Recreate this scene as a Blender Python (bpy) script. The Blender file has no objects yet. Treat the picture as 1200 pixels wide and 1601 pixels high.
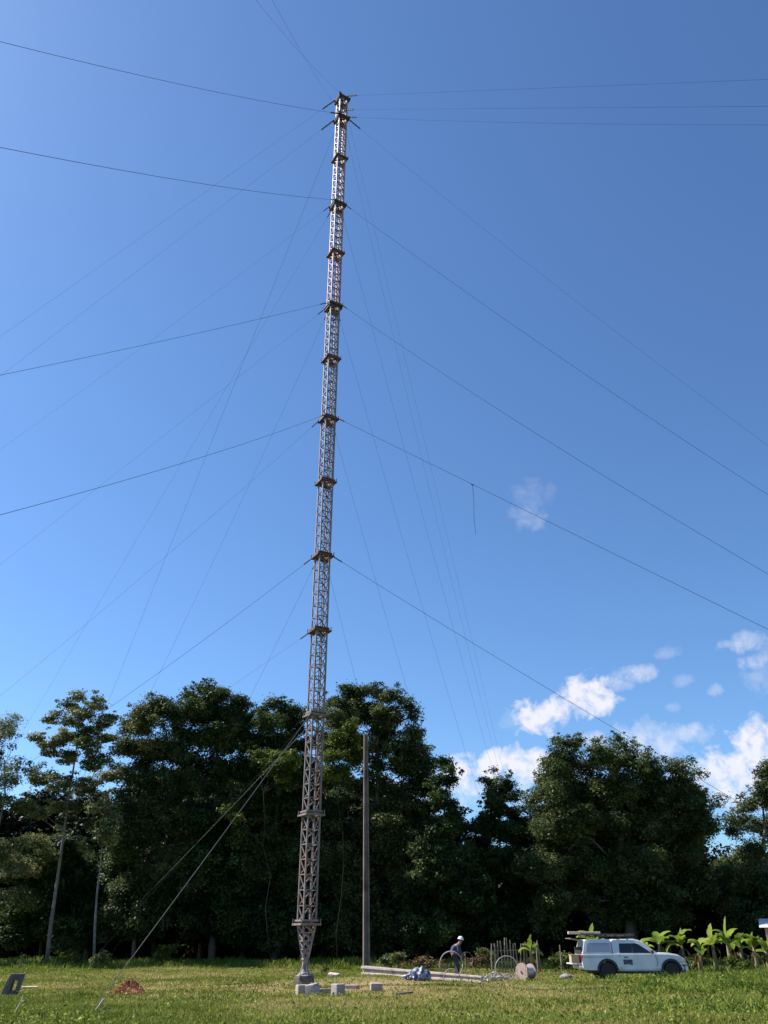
import bpy, bmesh, math, random
import numpy as np
from mathutils import Vector, Matrix

R = math.radians
random.seed(7)
rng = np.random.default_rng(11)
scene = bpy.context.scene
COL = scene.collection

# ------------------------------------------------------------------ camera
CAM_H, PITCH, FPX = 1.58, R(28.17), 1250.0
cd = bpy.data.cameras.new('camera')
cam = bpy.data.objects.new('camera', cd)
COL.objects.link(cam)
cam.location = (0, 0, CAM_H)
cam.rotation_euler = (math.pi / 2 + PITCH, 0, 0)
cd.sensor_fit = 'VERTICAL'
cd.sensor_height = 24.0
cd.lens = 24.0 * FPX / 1601.0
cd.clip_end = 3000
scene.camera = cam

# ------------------------------------------------------------------ sun
SUN_EL, SUN_ROT = R(48), R(-75)
sun_dir = Vector((math.sin(SUN_ROT) * math.cos(SUN_EL), math.cos(SUN_ROT) * math.cos(SUN_EL), math.sin(SUN_EL)))
sd = bpy.data.lights.new('sun', 'SUN')
sd.energy = 4.6
sd.angle = R(0.5)
sd.color = (1.0, 0.93, 0.84)
sun = bpy.data.objects.new('sun', sd)
COL.objects.link(sun)
sun.rotation_euler = sun_dir.to_track_quat('Z', 'Y').to_euler()

scene.view_settings.view_transform = 'Standard'
scene.view_settings.look = 'None'
scene.view_settings.gamma = 1
scene.view_settings.exposure = 1.0


def pray(px, py):
    u = (px - 600) / FPX
    v = (800.5 - py) / FPX
    return Vector((u, math.cos(PITCH) - v * math.sin(PITCH), math.sin(PITCH) + v * math.cos(PITCH)))


def at(px, py, Y):
    r = pray(px, py)
    return r * (Y / r.y) + Vector((0, 0, CAM_H))


def gx(px, Y):
    """world x of a thing that stands on the ground at depth Y"""
    return (px - 600) / FPX * (Y * math.cos(PITCH) - CAM_H * math.sin(PITCH))


# ------------------------------------------------------------------ world: sky and clouds
world = bpy.data.worlds.new('World')
scene.world = world
world.use_nodes = True
wn, wl = world.node_tree.nodes, world.node_tree.links
wn.clear()


def wmath(op, a, b=None, c=None, clamp=False):
    n = wn.new('ShaderNodeMath')
    n.operation = op
    n.use_clamp = clamp
    for i, s in enumerate((a, b, c)):
        if s is None:
            continue
        if isinstance(s, (int, float)):
            n.inputs[i].default_value = s
        else:
            wl.new(s, n.inputs[i])
    return n.outputs[0]


sky = wn.new('ShaderNodeTexSky')
sky.sky_type = 'NISHITA'
sky.sun_disc = False
sky.sun_elevation = SUN_EL
sky.sun_rotation = SUN_ROT
sky.air_density = 1.0
sky.dust_density = 0.5
sky.ozone_density = 3.0
hsv = wn.new('ShaderNodeVectorMath')          # white balance of the sky light
hsv.operation = 'MULTIPLY'
hsv.inputs[1].default_value = (.54, .72, .89)
wl.new(sky.outputs[0], hsv.inputs[0])
tc = wn.new('ShaderNodeTexCoord')
clouds = [  # px, py, half width, half height, density
    (845, 1120, 44, 26, 1.0), (918, 1090, 46, 32, 1.0), (882, 1108, 34, 20, .9), (993, 1052, 34, 12, .8),
    (962, 1071, 22, 13, .75), (800, 1200, 92, 28, 1.0), (720, 1214, 52, 30, .95), (1015, 1165, 58, 32, .8),
    (1082, 1147, 34, 13, .8), (1160, 1214, 80, 38, .95), (1240, 1190, 90, 60, 1.0), (1166, 1006, 36, 17, .75),
    (1196, 1030, 34, 15, .75), (824, 808, 30, 22, .36), (832, 775, 36, 26, .20), (1045, 1020, 24, 9, .4),
    (1118, 1079, 12, 9, .5), (1192, 1065, 26, 22, .35), (1052, 1106, 11, 7, .35), (800, 1128, 18, 14, .3),
    (925, 1160, 44, 14, .7), (1065, 1065, 16, 9, .3), (650, 1240, 110, 24, .8), (1030, 1240, 190, 24, .8)]
nz = wn.new('ShaderNodeTexNoise')
nz.inputs['Scale'].default_value = 52
nz.inputs['Detail'].default_value = 6
nz.inputs['Roughness'].default_value = 0.6
nz.inputs['Distortion'].default_value = 0.3
wl.new(tc.outputs['Generated'], nz.inputs['Vector'])
total = None
for (px, py, a, b, s) in clouds:
    d = pray(px, py).normalized()
    rt = d.cross(Vector((0, 0, 1))).normalized()
    up = rt.cross(d)
    k = FPX / (1 + ((py - 800.5) / FPX) ** 2) ** .5
    vs = []
    for vec, half in ((rt, a), (up, b)):
        n = wn.new('ShaderNodeVectorMath')
        n.operation = 'DOT_PRODUCT'
        wl.new(tc.outputs['Generated'], n.inputs[0])
        n.inputs[1].default_value = vec * (k / half)
        vs.append(n.outputs['Value'])
    q = wmath('ADD', wmath('MULTIPLY', vs[0], vs[0]), wmath('MULTIPLY', vs[1], vs[1]))
    n = wn.new('ShaderNodeVectorMath')
    n.operation = 'DOT_PRODUCT'
    wl.new(tc.outputs['Generated'], n.inputs[0])
    n.inputs[1].default_value = d
    front = wmath('GREATER_THAN', n.outputs['Value'], 0.5)
    v = wmath('SUBTRACT', 1.0, q)
    v = wmath('ADD', v, wmath('MULTIPLY_ADD', nz.outputs[0], 4.4, -2.1))
    v = wmath('MULTIPLY', v, .9 if s > .8 else .5, clamp=True)
    v = wmath('MULTIPLY', wmath('MULTIPLY', v, s * 0.92), front)
    total = v if total is None else wmath('MAXIMUM', total, v)
nz2 = wn.new('ShaderNodeTexNoise')
nz2.inputs['Scale'].default_value = 90
nz2.inputs['Detail'].default_value = 4
wl.new(tc.outputs['Generated'], nz2.inputs['Vector'])
total = wmath('MULTIPLY', total, wmath('MULTIPLY_ADD', nz2.outputs[0], .7, 0.65, clamp=True))
mix = wn.new('ShaderNodeMix')
mix.data_type = 'RGBA'
wl.new(total, mix.inputs[0])
wl.new(hsv.outputs[0], mix.inputs[6])
mix.inputs[7].default_value = (4.75, 4.7, 5.1, 1)
bg = wn.new('ShaderNodeBackground')
bg.inputs['Strength'].default_value = 0.1
wl.new(mix.outputs[2], bg.inputs['Color'])
wo = wn.new('ShaderNodeOutputWorld')
wl.new(bg.outputs[0], wo.inputs['Surface'])

# ------------------------------------------------------------------ materials
MATS = {}


def mat(name, c1, c2=None, scale=6.0, rough=0.7, metal=0.0, bump=0.0, spec=0.5, detail=4, c3=None, scale3=1.5, lo=.35, hi=.65):
    if name in MATS:
        return MATS[name]
    m = bpy.data.materials.new(name)
    m.use_nodes = True
    nt = m.node_tree
    b = nt.nodes['Principled BSDF']
    b.inputs['Roughness'].default_value = rough
    b.inputs['Metallic'].default_value = metal
    b.inputs['Specular IOR Level'].default_value = spec
    if c2 is None:
        c2 = tuple(x * 0.8 for x in c1)
    t = nt.nodes.new('ShaderNodeTexCoord')
    n = nt.nodes.new('ShaderNodeTexNoise')
    n.inputs['Scale'].default_value = scale
    n.inputs['Detail'].default_value = detail
    nt.links.new(t.outputs['Object'], n.inputs['Vector'])
    r = nt.nodes.new('ShaderNodeValToRGB')
    r.color_ramp.elements[0].position = lo
    r.color_ramp.elements[1].position = hi
    r.color_ramp.elements[0].color = (*c1, 1)
    r.color_ramp.elements[1].color = (*c2, 1)
    nt.links.new(n.outputs[0], r.inputs[0])
    out = r.outputs[0]
    if c3 is not None:
        n3 = nt.nodes.new('ShaderNodeTexNoise')
        n3.inputs['Scale'].default_value = scale3
        n3.inputs['Detail'].default_value = 5
        nt.links.new(t.outputs['Object'], n3.inputs['Vector'])
        r3 = nt.nodes.new('ShaderNodeValToRGB')
        r3.color_ramp.elements[0].position = .52
        r3.color_ramp.elements[1].position = .62
        nt.links.new(n3.outputs[0], r3.inputs[0])
        mx = nt.nodes.new('ShaderNodeMix')
        mx.data_type = 'RGBA'
        nt.links.new(r3.outputs[0], mx.inputs[0])
        nt.links.new(out, mx.inputs[6])
        mx.inputs[7].default_value = (*c3, 1)
        out = mx.outputs[2]
    nt.links.new(out, b.inputs['Base Color'])
    if bump:
        bp = nt.nodes.new('ShaderNodeBump')
        bp.inputs['Strength'].default_value = bump
        bp.inputs['Distance'].default_value = .02
        nt.links.new(n.outputs[0], bp.inputs['Height'])
        nt.links.new(bp.outputs[0], b.inputs['Normal'])
    MATS[name] = m
    return m


def leafmat(name, dark, mid, light, transl=0.3, rough=0.5, clump=.35):
    """leaf colour varies leaf by leaf (attribute tint) and sprig by sprig (noise)"""
    if name in MATS:
        return MATS[name]
    m = bpy.data.materials.new(name)
    m.use_nodes = True
    nt = m.node_tree
    b = nt.nodes['Principled BSDF']
    b.inputs['Roughness'].default_value = rough
    b.inputs['Specular IOR Level'].default_value = 0.15
    a = nt.nodes.new('ShaderNodeAttribute')
    a.attribute_name = 'tint'
    t = nt.nodes.new('ShaderNodeTexCoord')
    n = nt.nodes.new('ShaderNodeTexNoise')
    n.inputs['Scale'].default_value = clump
    n.inputs['Detail'].default_value = 2
    nt.links.new(t.outputs['Object'], n.inputs['Vector'])
    ad = nt.nodes.new('ShaderNodeMath')
    ad.operation = 'MULTIPLY_ADD'
    nt.links.new(n.outputs[0], ad.inputs[0])
    ad.inputs[1].default_value = 1.5
    ad.inputs[2].default_value = -0.75
    ad2 = nt.nodes.new('ShaderNodeMath')
    nt.links.new(ad.outputs[0], ad2.inputs[0])
    nt.links.new(a.outputs['Fac'], ad2.inputs[1])
    r = nt.nodes.new('ShaderNodeValToRGB')
    r.color_ramp.elements[0].position = 0.05
    r.color_ramp.elements[0].color = (*dark, 1)
    r.color_ramp.elements[1].position = 0.95
    r.color_ramp.elements[1].color = (*light, 1)
    e = r.color_ramp.elements.new(0.5)
    e.color = (*mid, 1)
    nt.links.new(ad2.outputs[0], r.inputs[0])
    nt.links.new(r.outputs[0], b.inputs['Base Color'])
    tr = nt.nodes.new('ShaderNodeBsdfTranslucent')
    nt.links.new(r.outputs[0], tr.inputs['Color'])
    ms = nt.nodes.new('ShaderNodeMixShader')
    ms.inputs[0].default_value = transl
    nt.links.new(b.outputs[0], ms.inputs[1])
    nt.links.new(tr.outputs[0], ms.inputs[2])
    nt.links.new(ms.outputs[0], nt.nodes['Material Output'].inputs['Surface'])
    MATS[name] = m
    return m


def glassmat(name, col, rough=.05):
    if name in MATS:
        return MATS[name]
    m = bpy.data.materials.new(name)
    m.use_nodes = True
    b = m.node_tree.nodes['Principled BSDF']
    b.inputs['Base Color'].default_value = (*col, 1)
    b.inputs['Roughness'].default_value = rough
    b.inputs['Specular IOR Level'].default_value = 0.7
    MATS[name] = m
    return m


# ------------------------------------------------------------------ object helpers
def tag(o, label=None, cat=None, group=None, kind=None):
    if label: o['label'] = label
    if cat: o['category'] = cat
    if group: o['group'] = group
    if kind: o['kind'] = kind
    return o


def empty(name, loc, rz=0):
    o = bpy.data.objects.new(name, None)
    o.empty_display_size = .3
    COL.objects.link(o)
    o.location = loc
    o.rotation_euler = (0, 0, rz)
    return o


def copy_tree(o, parent=None):
    c = o.copy()
    COL.objects.link(c)
    if parent is not None:
        c.parent = parent
    for ch in list(o.children):
        copy_tree(ch, c)
    return c


class MB:
    def __init__(s):
        s.v, s.f = [], []

    def add(s, vs, fs):
        b = len(s.v)
        s.v += [tuple(v) for v in vs]
        s.f += [tuple(b + i for i in f) for f in fs]
        return s

    def box(s, c, size, rot=None):
        hx, hy, hz = (q / 2 for q in size)
        vs = [Vector((x, y, z)) for x in (-hx, hx) for y in (-hy, hy) for z in (-hz, hz)]
        if rot is not None:
            vs = [rot @ v for v in vs]
        c = Vector(c)
        s.add([v + c for v in vs], [(0, 1, 3, 2), (4, 6, 7, 5), (0, 4, 5, 1), (2, 3, 7, 6), (0, 2, 6, 4), (1, 5, 7, 3)])
        return s

    def bar(s, p0, p1, w, h=None, up=None):
        p0, p1 = Vector(p0), Vector(p1)
        h = h or w
        d = (p1 - p0)
        L = d.length
        d.normalize()
        u = Vector(up) if up is not None else (Vector((0, 0, 1)) if abs(d.z) < .9 else Vector((1, 0, 0)))
        x = d.cross(u).normalized()
        y = x.cross(d)
        m = Matrix((x, y, d)).transposed()
        return s.box((p0 + p1) / 2, (w, h, L), m)

    def tube(s, pts, rad, n=8, cap=True):
        pts = [Vector(p) for p in pts]
        if isinstance(rad, (int, float)):
            rad = [rad] * len(pts)
        vs, fs = [], []
        ref = Vector((0.13, 0.21, 0.97)) if abs((pts[-1] - pts[0]).normalized().z) < .9 else Vector((1, .1, 0))
        for i, p in enumerate(pts):
            d = (pts[min(i + 1, len(pts) - 1)] - pts[max(i - 1, 0)]).normalized()
            x = d.cross(ref)
            if x.length < 1e-3:
                x = d.cross(Vector((0, 1, 0)))
            x.normalize()
            y = d.cross(x)
            for k in range(n):
                a = 2 * math.pi * k / n
                vs.append(p + (x * math.cos(a) + y * math.sin(a)) * rad[i])
        for i in range(len(pts) - 1):
            for k in range(n):
                a, b = i * n + k, i * n + (k + 1) % n
                fs.append((a, b, b + n, a + n))
        if cap:
            fs.append(tuple(range(n - 1, -1, -1)))
            fs.append(tuple((len(pts) - 1) * n + k for k in range(n)))
        return s.add(vs, fs)

    def lathe(s, prof, c=(0, 0, 0), n=16, rot=None):
        """prof: list of (r, z)"""
        vs, fs = [], []
        for r, z in prof:
            for k in range(n):
                a = 2 * math.pi * k / n
                v = Vector((r * math.cos(a), r * math.sin(a), z))
                if rot is not None:
                    v = rot @ v
                vs.append(v + Vector(c))
        for i in range(len(prof) - 1):
            for k in range(n):
                a, b = i * n + k, i * n + (k + 1) % n
                fs.append((a, b, b + n, a + n))
        fs.append(tuple(range(n - 1, -1, -1)))
        fs.append(tuple((len(prof) - 1) * n + k for k in range(n)))
        return s.add(vs, fs)

    def prism(s, prof, y0, y1, inset=None):
        """prof: (x, z) polygon, extruded in y; inset(x,z)->amount both sides move inward"""
        f = inset or (lambda x, z: 0)
        n = len(prof)
        vs = [(x, y0 + f(x, z), z) for x, z in prof] + [(x, y1 - f(x, z), z) for x, z in prof]
        fs = [tuple(range(n)), tuple(range(2 * n - 1, n - 1, -1))]
        for k in range(n):
            a, b = k, (k + 1) % n
            fs.append((a, n + a, n + b, b))
        return s.add(vs, fs)

    def build(s, name, material, parent=None, smooth=False, bevel=0, fix=True):
        me = bpy.data.meshes.new(name)
        me.from_pydata([tuple(v) for v in s.v], [], s.f)
        if fix:
            bm = bmesh.new()
            bm.from_mesh(me)
            bmesh.ops.recalc_face_normals(bm, faces=bm.faces)
            bm.to_mesh(me)
            bm.free()
        if smooth:
            me.polygons.foreach_set('use_smooth', [True] * len(me.polygons))
        me.materials.append(material)
        o = bpy.data.objects.new(name, me)
        COL.objects.link(o)
        if parent is not None:
            o.parent = parent
        if bevel:
            b = o.modifiers.new('bevel', 'BEVEL')
            b.width = bevel
            b.segments = 2
            b.limit_method = 'ANGLE'
            b.angle_limit = R(38)
        return o


def np_mesh(name, V, F, material, parent=None, tint=None, smooth=False):
    """V (n,3), F (m,k) arrays -> fast mesh"""
    me = bpy.data.meshes.new(name)
    n, m, k = len(V), len(F), F.shape[1]
    me.vertices.add(n)
    me.vertices.foreach_set('co', np.ascontiguousarray(V, dtype=np.float32).ravel())
    me.loops.add(m * k)
    me.loops.foreach_set('vertex_index', np.ascontiguousarray(F, dtype=np.int32).ravel())
    me.polygons.add(m)
    me.polygons.foreach_set('loop_start', np.arange(0, m * k, k, dtype=np.int32))
    if smooth:
        me.polygons.foreach_set('use_smooth', [True] * m)
    if tint is not None:
        a = me.attributes.new('tint', 'FLOAT', 'POINT')
        a.data.foreach_set('value', np.ascontiguousarray(tint, dtype=np.float32))
    me.update()
    me.materials.append(material)
    o = bpy.data.objects.new(name, me)
    COL.objects.link(o)
    if parent is not None:
        o.parent = parent
    return o


def unit(a):
    return a / np.maximum(np.linalg.norm(a, axis=1, keepdims=True), 1e-6)


def leaf_quads(P, Nrm, size, aspect=.5, fold=.25):
    """rhombic leaves centred at P with normals Nrm: (V, F)"""
    n = len(P)
    Nrm = unit(Nrm)
    t = unit(np.cross(Nrm, rng.normal(size=(n, 3))))
    b = np.cross(Nrm, t)
    s = size[:, None]
    V = np.stack([P - t * s * .5, P + b * s * aspect * .5 + Nrm * s * fold * .3, P + t * s * .5 - Nrm * s * fold * .3,
                  P - b * s * aspect * .5 + Nrm * s * fold * .3], 1).reshape(-1, 3)
    F = np.arange(4 * n).reshape(n, 4)
    return V, F


# ------------------------------------------------------------------ ground
def gz(x, y):
    return 0.035 * np.sin(x * .9 + y * .35) + 0.03 * np.sin(x * .33 - y * .71 + 1.3) + 0.02 * np.sin(x * 2.1 + 1.7) * np.sin(y * 1.6)


xs = np.concatenate([np.linspace(-700, -50, 18), np.arange(-45, 45.1, .6), np.linspace(50, 700, 18)])
ys = np.concatenate([np.linspace(-300, -5, 12), np.arange(0, 90.1, .6), np.linspace(95, 900, 22)])
X, Y = np.meshgrid(xs, ys)
fade = np.clip(1 - (np.hypot(X, Y - 45) - 60) / 40, 0, 1)
V = np.stack([X, Y, gz(X, Y) * fade], -1).reshape(-1, 3)


def dryness(x, y):
    d = np.exp(-((x + 6.0) / 8.5) ** 2 - ((y - 34) / 4.5) ** 2) + .8 * np.exp(-((x - .5) / 4) ** 2 - ((y - 38) / 4.5) ** 2)
    d = d + .6 * np.exp(-((x + 10) / 4) ** 2 - ((y - 44) / 4) ** 2) + .5 * np.exp(-((x - 9) / 5) ** 2 - ((y - 31) / 2.5) ** 2)
    return d


Tdry = np.clip(dryness(X, Y), 0, 1).ravel()
nx, ny = len(xs), len(ys)
I = np.arange(nx * ny).reshape(ny, nx)
F = np.stack([I[:-1, :-1], I[:-1, 1:], I[1:, 1:], I[1:, :-1]], -1).reshape(-1, 4)


def ground_material():
    m = bpy.data.materials.new('field_ground')
    m.use_nodes = True
    nt = m.node_tree
    b = nt.nodes['Principled BSDF']
    b.inputs['Roughness'].default_value = .95
    b.inputs['Specular IOR Level'].default_value = .1
    t = nt.nodes.new('ShaderNodeTexCoord')
    def noise(s, d=5):
        n = nt.nodes.new('ShaderNodeTexNoise')
        n.inputs['Scale'].default_value = s
        n.inputs['Detail'].default_value = d
        nt.links.new(t.outputs['Object'], n.inputs['Vector'])
        return n
    n1, n2, n3 = noise(3.5), noise(.35), noise(14)
    r = nt.nodes.new('ShaderNodeValToRGB')
    r.color_ramp.elements[0].position = .3
    r.color_ramp.elements[0].color = (.06, .085, .018, 1)
    r.color_ramp.elements[1].position = .72
    r.color_ramp.elements[1].color = (.17, .20, .045, 1)
    nt.links.new(n1.outputs[0], r.inputs[0])
    r2 = nt.nodes.new('ShaderNodeValToRGB')
    r2.color_ramp.elements[0].position = .45
    r2.color_ramp.elements[0].color = (0, 0, 0, 1)
    r2.color_ramp.elements[1].position = .72
    r2.color_ramp.elements[1].color = (.8, .8, .8, 1)
    n2.inputs['Detail'].default_value = 7
    nt.links.new(n2.outputs[0], r2.inputs[0])
    mx = nt.nodes.new('ShaderNodeMix')
    mx.data_type = 'RGBA'
    at_ = nt.nodes.new('ShaderNodeAttribute')
    at_.attribute_name = 'tint'
    mm_ = nt.nodes.new('ShaderNodeMath')
    mm_.use_clamp = True
    nt.links.new(r2.outputs[0], mm_.inputs[0])
    nt.links.new(at_.outputs['Fac'], mm_.inputs[1])
    nt.links.new(mm_.outputs[0], mx.inputs[0])
    nt.links.new(r.outputs[0], mx.inputs[6])
    mx.inputs[7].default_value = (.27, .185, .10, 1)
    nt.links.new(mx.outputs[2], b.inputs['Base Color'])
    bp = nt.nodes.new('ShaderNodeBump')
    bp.inputs['Strength'].default_value = .8
    bp.inputs['Distance'].default_value = .08
    nt.links.new(n3.outputs[0], bp.inputs['Height'])
    nt.links.new(bp.outputs[0], b.inputs['Normal'])
    return m


g = np_mesh('ground', V, F, ground_material(), smooth=True, tint=Tdry)
tag(g, kind='structure', label='mown green field with brown bare patches')


def fbm2(x, y, s, seed=0):
    v = 0
    a = 1.0
    for k in range(4):
        th = seed * 1.7 + k * 2.4
        c, d = math.cos(th), math.sin(th)
        v = v + a * np.sin((x * c + y * d) / s + 3 * k + seed + 1.3 * np.sin((x * d - y * c) / s * 1.31 + k))
        s *= .53
        a *= .62
    return v / 2.2


def scatter(n, y0, y1, power=1.0, margin=3.0):
    """points in the visible wedge of the field, denser towards the camera"""
    u = rng.random(n)
    y = y0 * (y1 / y0) ** (u ** power)
    x = (rng.random(n) * 2 - 1) * (y * .44 + margin)
    return x, y


def blades(x, y, h, w, lean=.35, tint=None):
    n = len(x)
    z = gz(x, y) - .01
    a = rng.random(n) * 2 * math.pi
    dx, dy = np.cos(a), np.sin(a)
    la = rng.random(n) * 2 * math.pi
    lm = h * lean * rng.random(n)
    B0 = np.stack([x - dx * w, y - dy * w, z], 1)
    B1 = np.stack([x + dx * w, y + dy * w, z], 1)
    M = np.stack([x + np.cos(la) * lm * .35 + dx * w * .7, y + np.sin(la) * lm * .35 + dy * w * .7, z + h * .6], 1)
    T = np.stack([x + np.cos(la) * lm, y + np.sin(la) * lm, z + h], 1)
    V = np.stack([B0, B1, M, T], 1).reshape(-1, 3)
    F = np.arange(4 * n).reshape(n, 4)
    return V, F, np.repeat(tint if tint is not None else rng.random(n), 4)


grass_m = leafmat('grass_blade', (.09, .125, .018), (.205, .235, .038), (.42, .34, .13), transl=.35, rough=.6, clump=.5)
x, y = scatter(330000, 17, 74, .85)
pat = fbm2(x, y, 2.2, 1)
pat2 = fbm2(x, y, 6.0, 4)
bare = (pat2 > .75) & (rng.random(len(x)) < .6) | ((np.hypot((x + 1.2) / 3.6, (y - 39) / 4.0) < 1) & (rng.random(len(x)) < .75))
keep = ~bare
x, y, pat, pat2 = x[keep], y[keep], pat[keep], pat2[keep]
h = (.045 + .06 * rng.random(len(x)) + .035 * np.clip(pat, 0, 1)) * (1 + .5 * np.clip((y - 55) / 10, 0, 1))
dry = dryness(x, y) * (.6 + .5 * np.clip(fbm2(x, y, 1.1, 8), -1, 1))
kk = rng.random(len(x)) > .75 * np.clip(dry, 0, 1)
x, y, h, pat, pat2, dry = x[kk], y[kk], h[kk], pat[kk], pat2[kk], dry[kk]
h = h * (1 - .35 * np.clip(dry, 0, 1))
Vg, Fg, Tg = blades(x, y, h, .008 + .00035 * y, .8, np.clip(.44 + .40 * pat2 + .2 * pat + .45 * dry + rng.normal(size=len(x)) * .18, 0, 1))
go = np_mesh('grass', Vg, Fg, grass_m, tint=Tg)
tag(go, 'short sunlit green grass covering the whole field', 'grass', kind='stuff')

# ------------------------------------------------------------------ taller weeds (uncountable ground cover)
weed_m = leafmat('weed_leaf', (.05, .085, .014), (.13, .19, .028), (.26, .30, .055), transl=.4, rough=.5, clump=.8)


def weed_field():
    V, F, T = [], [], []
    off = 0
    def put(v, f, t):
        nonlocal off
        V.append(v); F.append(f + off); T.append(t); off += len(v)
    # tall grass belt at the forest edge
    x = (rng.random(30000) * 2 - 1) * 34
    y = 56 + 13 * rng.random(30000)
    h = (.25 + .45 * rng.random(30000)) * (.7 + .4 * np.clip(fbm2(x, y, 1.6, 9), -1, 1)) * np.clip((y - 52) / 8, .3, 1)
    put(*blades(x, y, np.maximum(h, .08), .03, .7, np.clip(.62 + .2 * rng.normal(size=30000), 0, 1)))
    # weeds on the right, around and in front of the truck
    n = 32000
    y = 22 + 30 * rng.random(n)
    x = gx(800, y) + rng.random(n) * (gx(1260, y) - gx(800, y))
    d = fbm2(x, y, 1.3, 3)
    soft = np.clip((x - gx(800, y)) / 7 + .35 * d, 0, 1)
    k = (rng.random(n) < np.clip(.5 + .6 * d, .05, 1) * soft) & ~((np.abs(x - 11.4) < 2.75) & (np.abs(y - 42.4) < 1.05))
    x, y, d = x[k], y[k], d[k]
    h = (.10 + .24 * rng.random(len(x)) ** 1.5 + .14 * np.clip(d, 0, 1)) * np.clip((x - gx(800, y)) / 6, .35, 1)
    put(*blades(x, y, h, .016, 1.0, np.clip(.5 + .3 * d + .2 * rng.normal(size=len(x)), 0, 1)))
    # leafy low herbs everywhere in loose patches
    n = 30000
    x, y = scatter(n, 19, 60, 1.0)
    d = fbm2(x, y, 1.7, 6)
    k = (d > .35) | (rng.random(n) < .12)
    k |= rng.random(n) < .6 * np.clip((x - gx(850, y)) / 3, 0, 1)
    k &= ~((np.abs(x - 11.4) < 2.75) & (np.abs(y - 42.4) < 1.05))
    x, y = x[k], y[k]
    n = len(x)
    hh = .05 + .13 * rng.random(n) * (1 + .8 * np.clip((x - gx(850, y)) / 3, 0, 1))
    P = np.stack([x, y, gz(x, y) + hh], 1)
    Nn = rng.normal(size=(n, 3)) * .7 + np.array([0, 0, 1.0])
    v, f = leaf_quads(P, Nn, .05 + .07 * rng.random(n), .55)
    put(v, f, np.repeat(rng.random(n), 4))
    return np.concatenate(V), np.concatenate(F), np.concatenate(T)


v, f, t = weed_field()
wo_ = np_mesh('weeds', v, f, weed_m, tint=t)
tag(wo_, 'taller ragged weeds and herbs along the forest edge and around the truck', 'weeds', kind='stuff')

# ------------------------------------------------------------------ trees
bark = mat('bark', (.10, .085, .07), (.17, .15, .125), scale=5, rough=.9, bump=.6)
pale_bark = mat('pale_bark', (.14, .12, .105), (.24, .21, .185), scale=4, rough=.9, bump=.5)
shade_bark = mat('shade_dark_bark', (.014, .012, .010), (.024, .020, .017), scale=5, rough=.9)  # near-black bark: forest shade put into the colour so thin trunks vanish
LM = {
    'deep': leafmat('leaf_deep', (.015, .034, .012), (.040, .074, .023), (.115, .155, .044), .22, clump=.3),
    'olive': leafmat('leaf_olive', (.024, .044, .015), (.068, .098, .032), (.18, .19, .068), .28, clump=.35),
    'light': leafmat('leaf_light', (.05, .07, .022), (.14, .165, .055), (.32, .31, .15), .34, clump=.6),
    'back': leafmat('leaf_back_shade', (.006, .011, .005), (.014, .022, .008), (.028, .036, .013), .15, clump=.2),  # near-black leaves: the shade of the back rows is in the colour
    'bright': leafmat('leaf_bright', (.045, .07, .012), (.085, .12, .02), (.16, .19, .032), .3, clump=.6),
}


def crown_mesh(lobes, leaf=.24, per_clump=105, clump_r=.62, density=1.0, flat=.6, up=.9):
    """lobes: list of (centre Vector, radius). Each lobe breaks up into clumps, each clump into leaves."""
    P, Nn, S, T = [], [], [], []
    for c, r in lobes:
        c = np.array(c)
        nc = max(4, int(density * 5.6 * (r / clump_r) ** 1.9)) if r > clump_r else 1
        mini = min(1.0, r / clump_r)
        d = unit(rng.normal(size=(nc, 3)))
        d[:, 2] = d[:, 2] * .8 + .12
        cc = c + d * r * (rng.random((nc, 1)) ** .45) * np.array([1, 1, .85]) * .92
        for q in cc:
            cr = clump_r * (.45 + 1.0 * rng.random() ** 1.3) * mini
            n = int(per_clump * (cr / clump_r) ** 1.6)
            e = unit(rng.normal(size=(n, 3)))
            e[:, 2] = np.abs(e[:, 2]) * np.where(rng.random(n) < .62, 1, -1)
            rad = cr * rng.random((n, 1)) ** .38 * np.where(rng.random((n, 1)) < .12, 1.5, 1.0)
            p = q + e * rad * np.array([1, 1, flat])
            P.append(p)
            Nn.append(e * .6 + rng.normal(size=(n, 3)) * .55 + np.array([0, 0, up]))
            S.append(leaf * (.6 + .8 * rng.random(n)))
            T.append(np.clip(.48 + rng.normal() * .2 + rng.normal(size=n) * .08, 0, 1))
    P, Nn, S, T = map(np.concatenate, (P, Nn, S, T))
    V, F = leaf_quads(P, Nn, S, .55)
    return V, F, np.repeat(T, 4)


def wobble(p0, p1, n, amt):
    pts = []
    for i in range(n + 1):
        t = i / n
        p = Vector(p0).lerp(Vector(p1), t)
        if 0 < i < n:
            p += Vector((random.uniform(-1, 1), random.uniform(-1, 1), random.uniform(-.3, .3))) * amt
        pts.append(p)
    return pts


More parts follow.
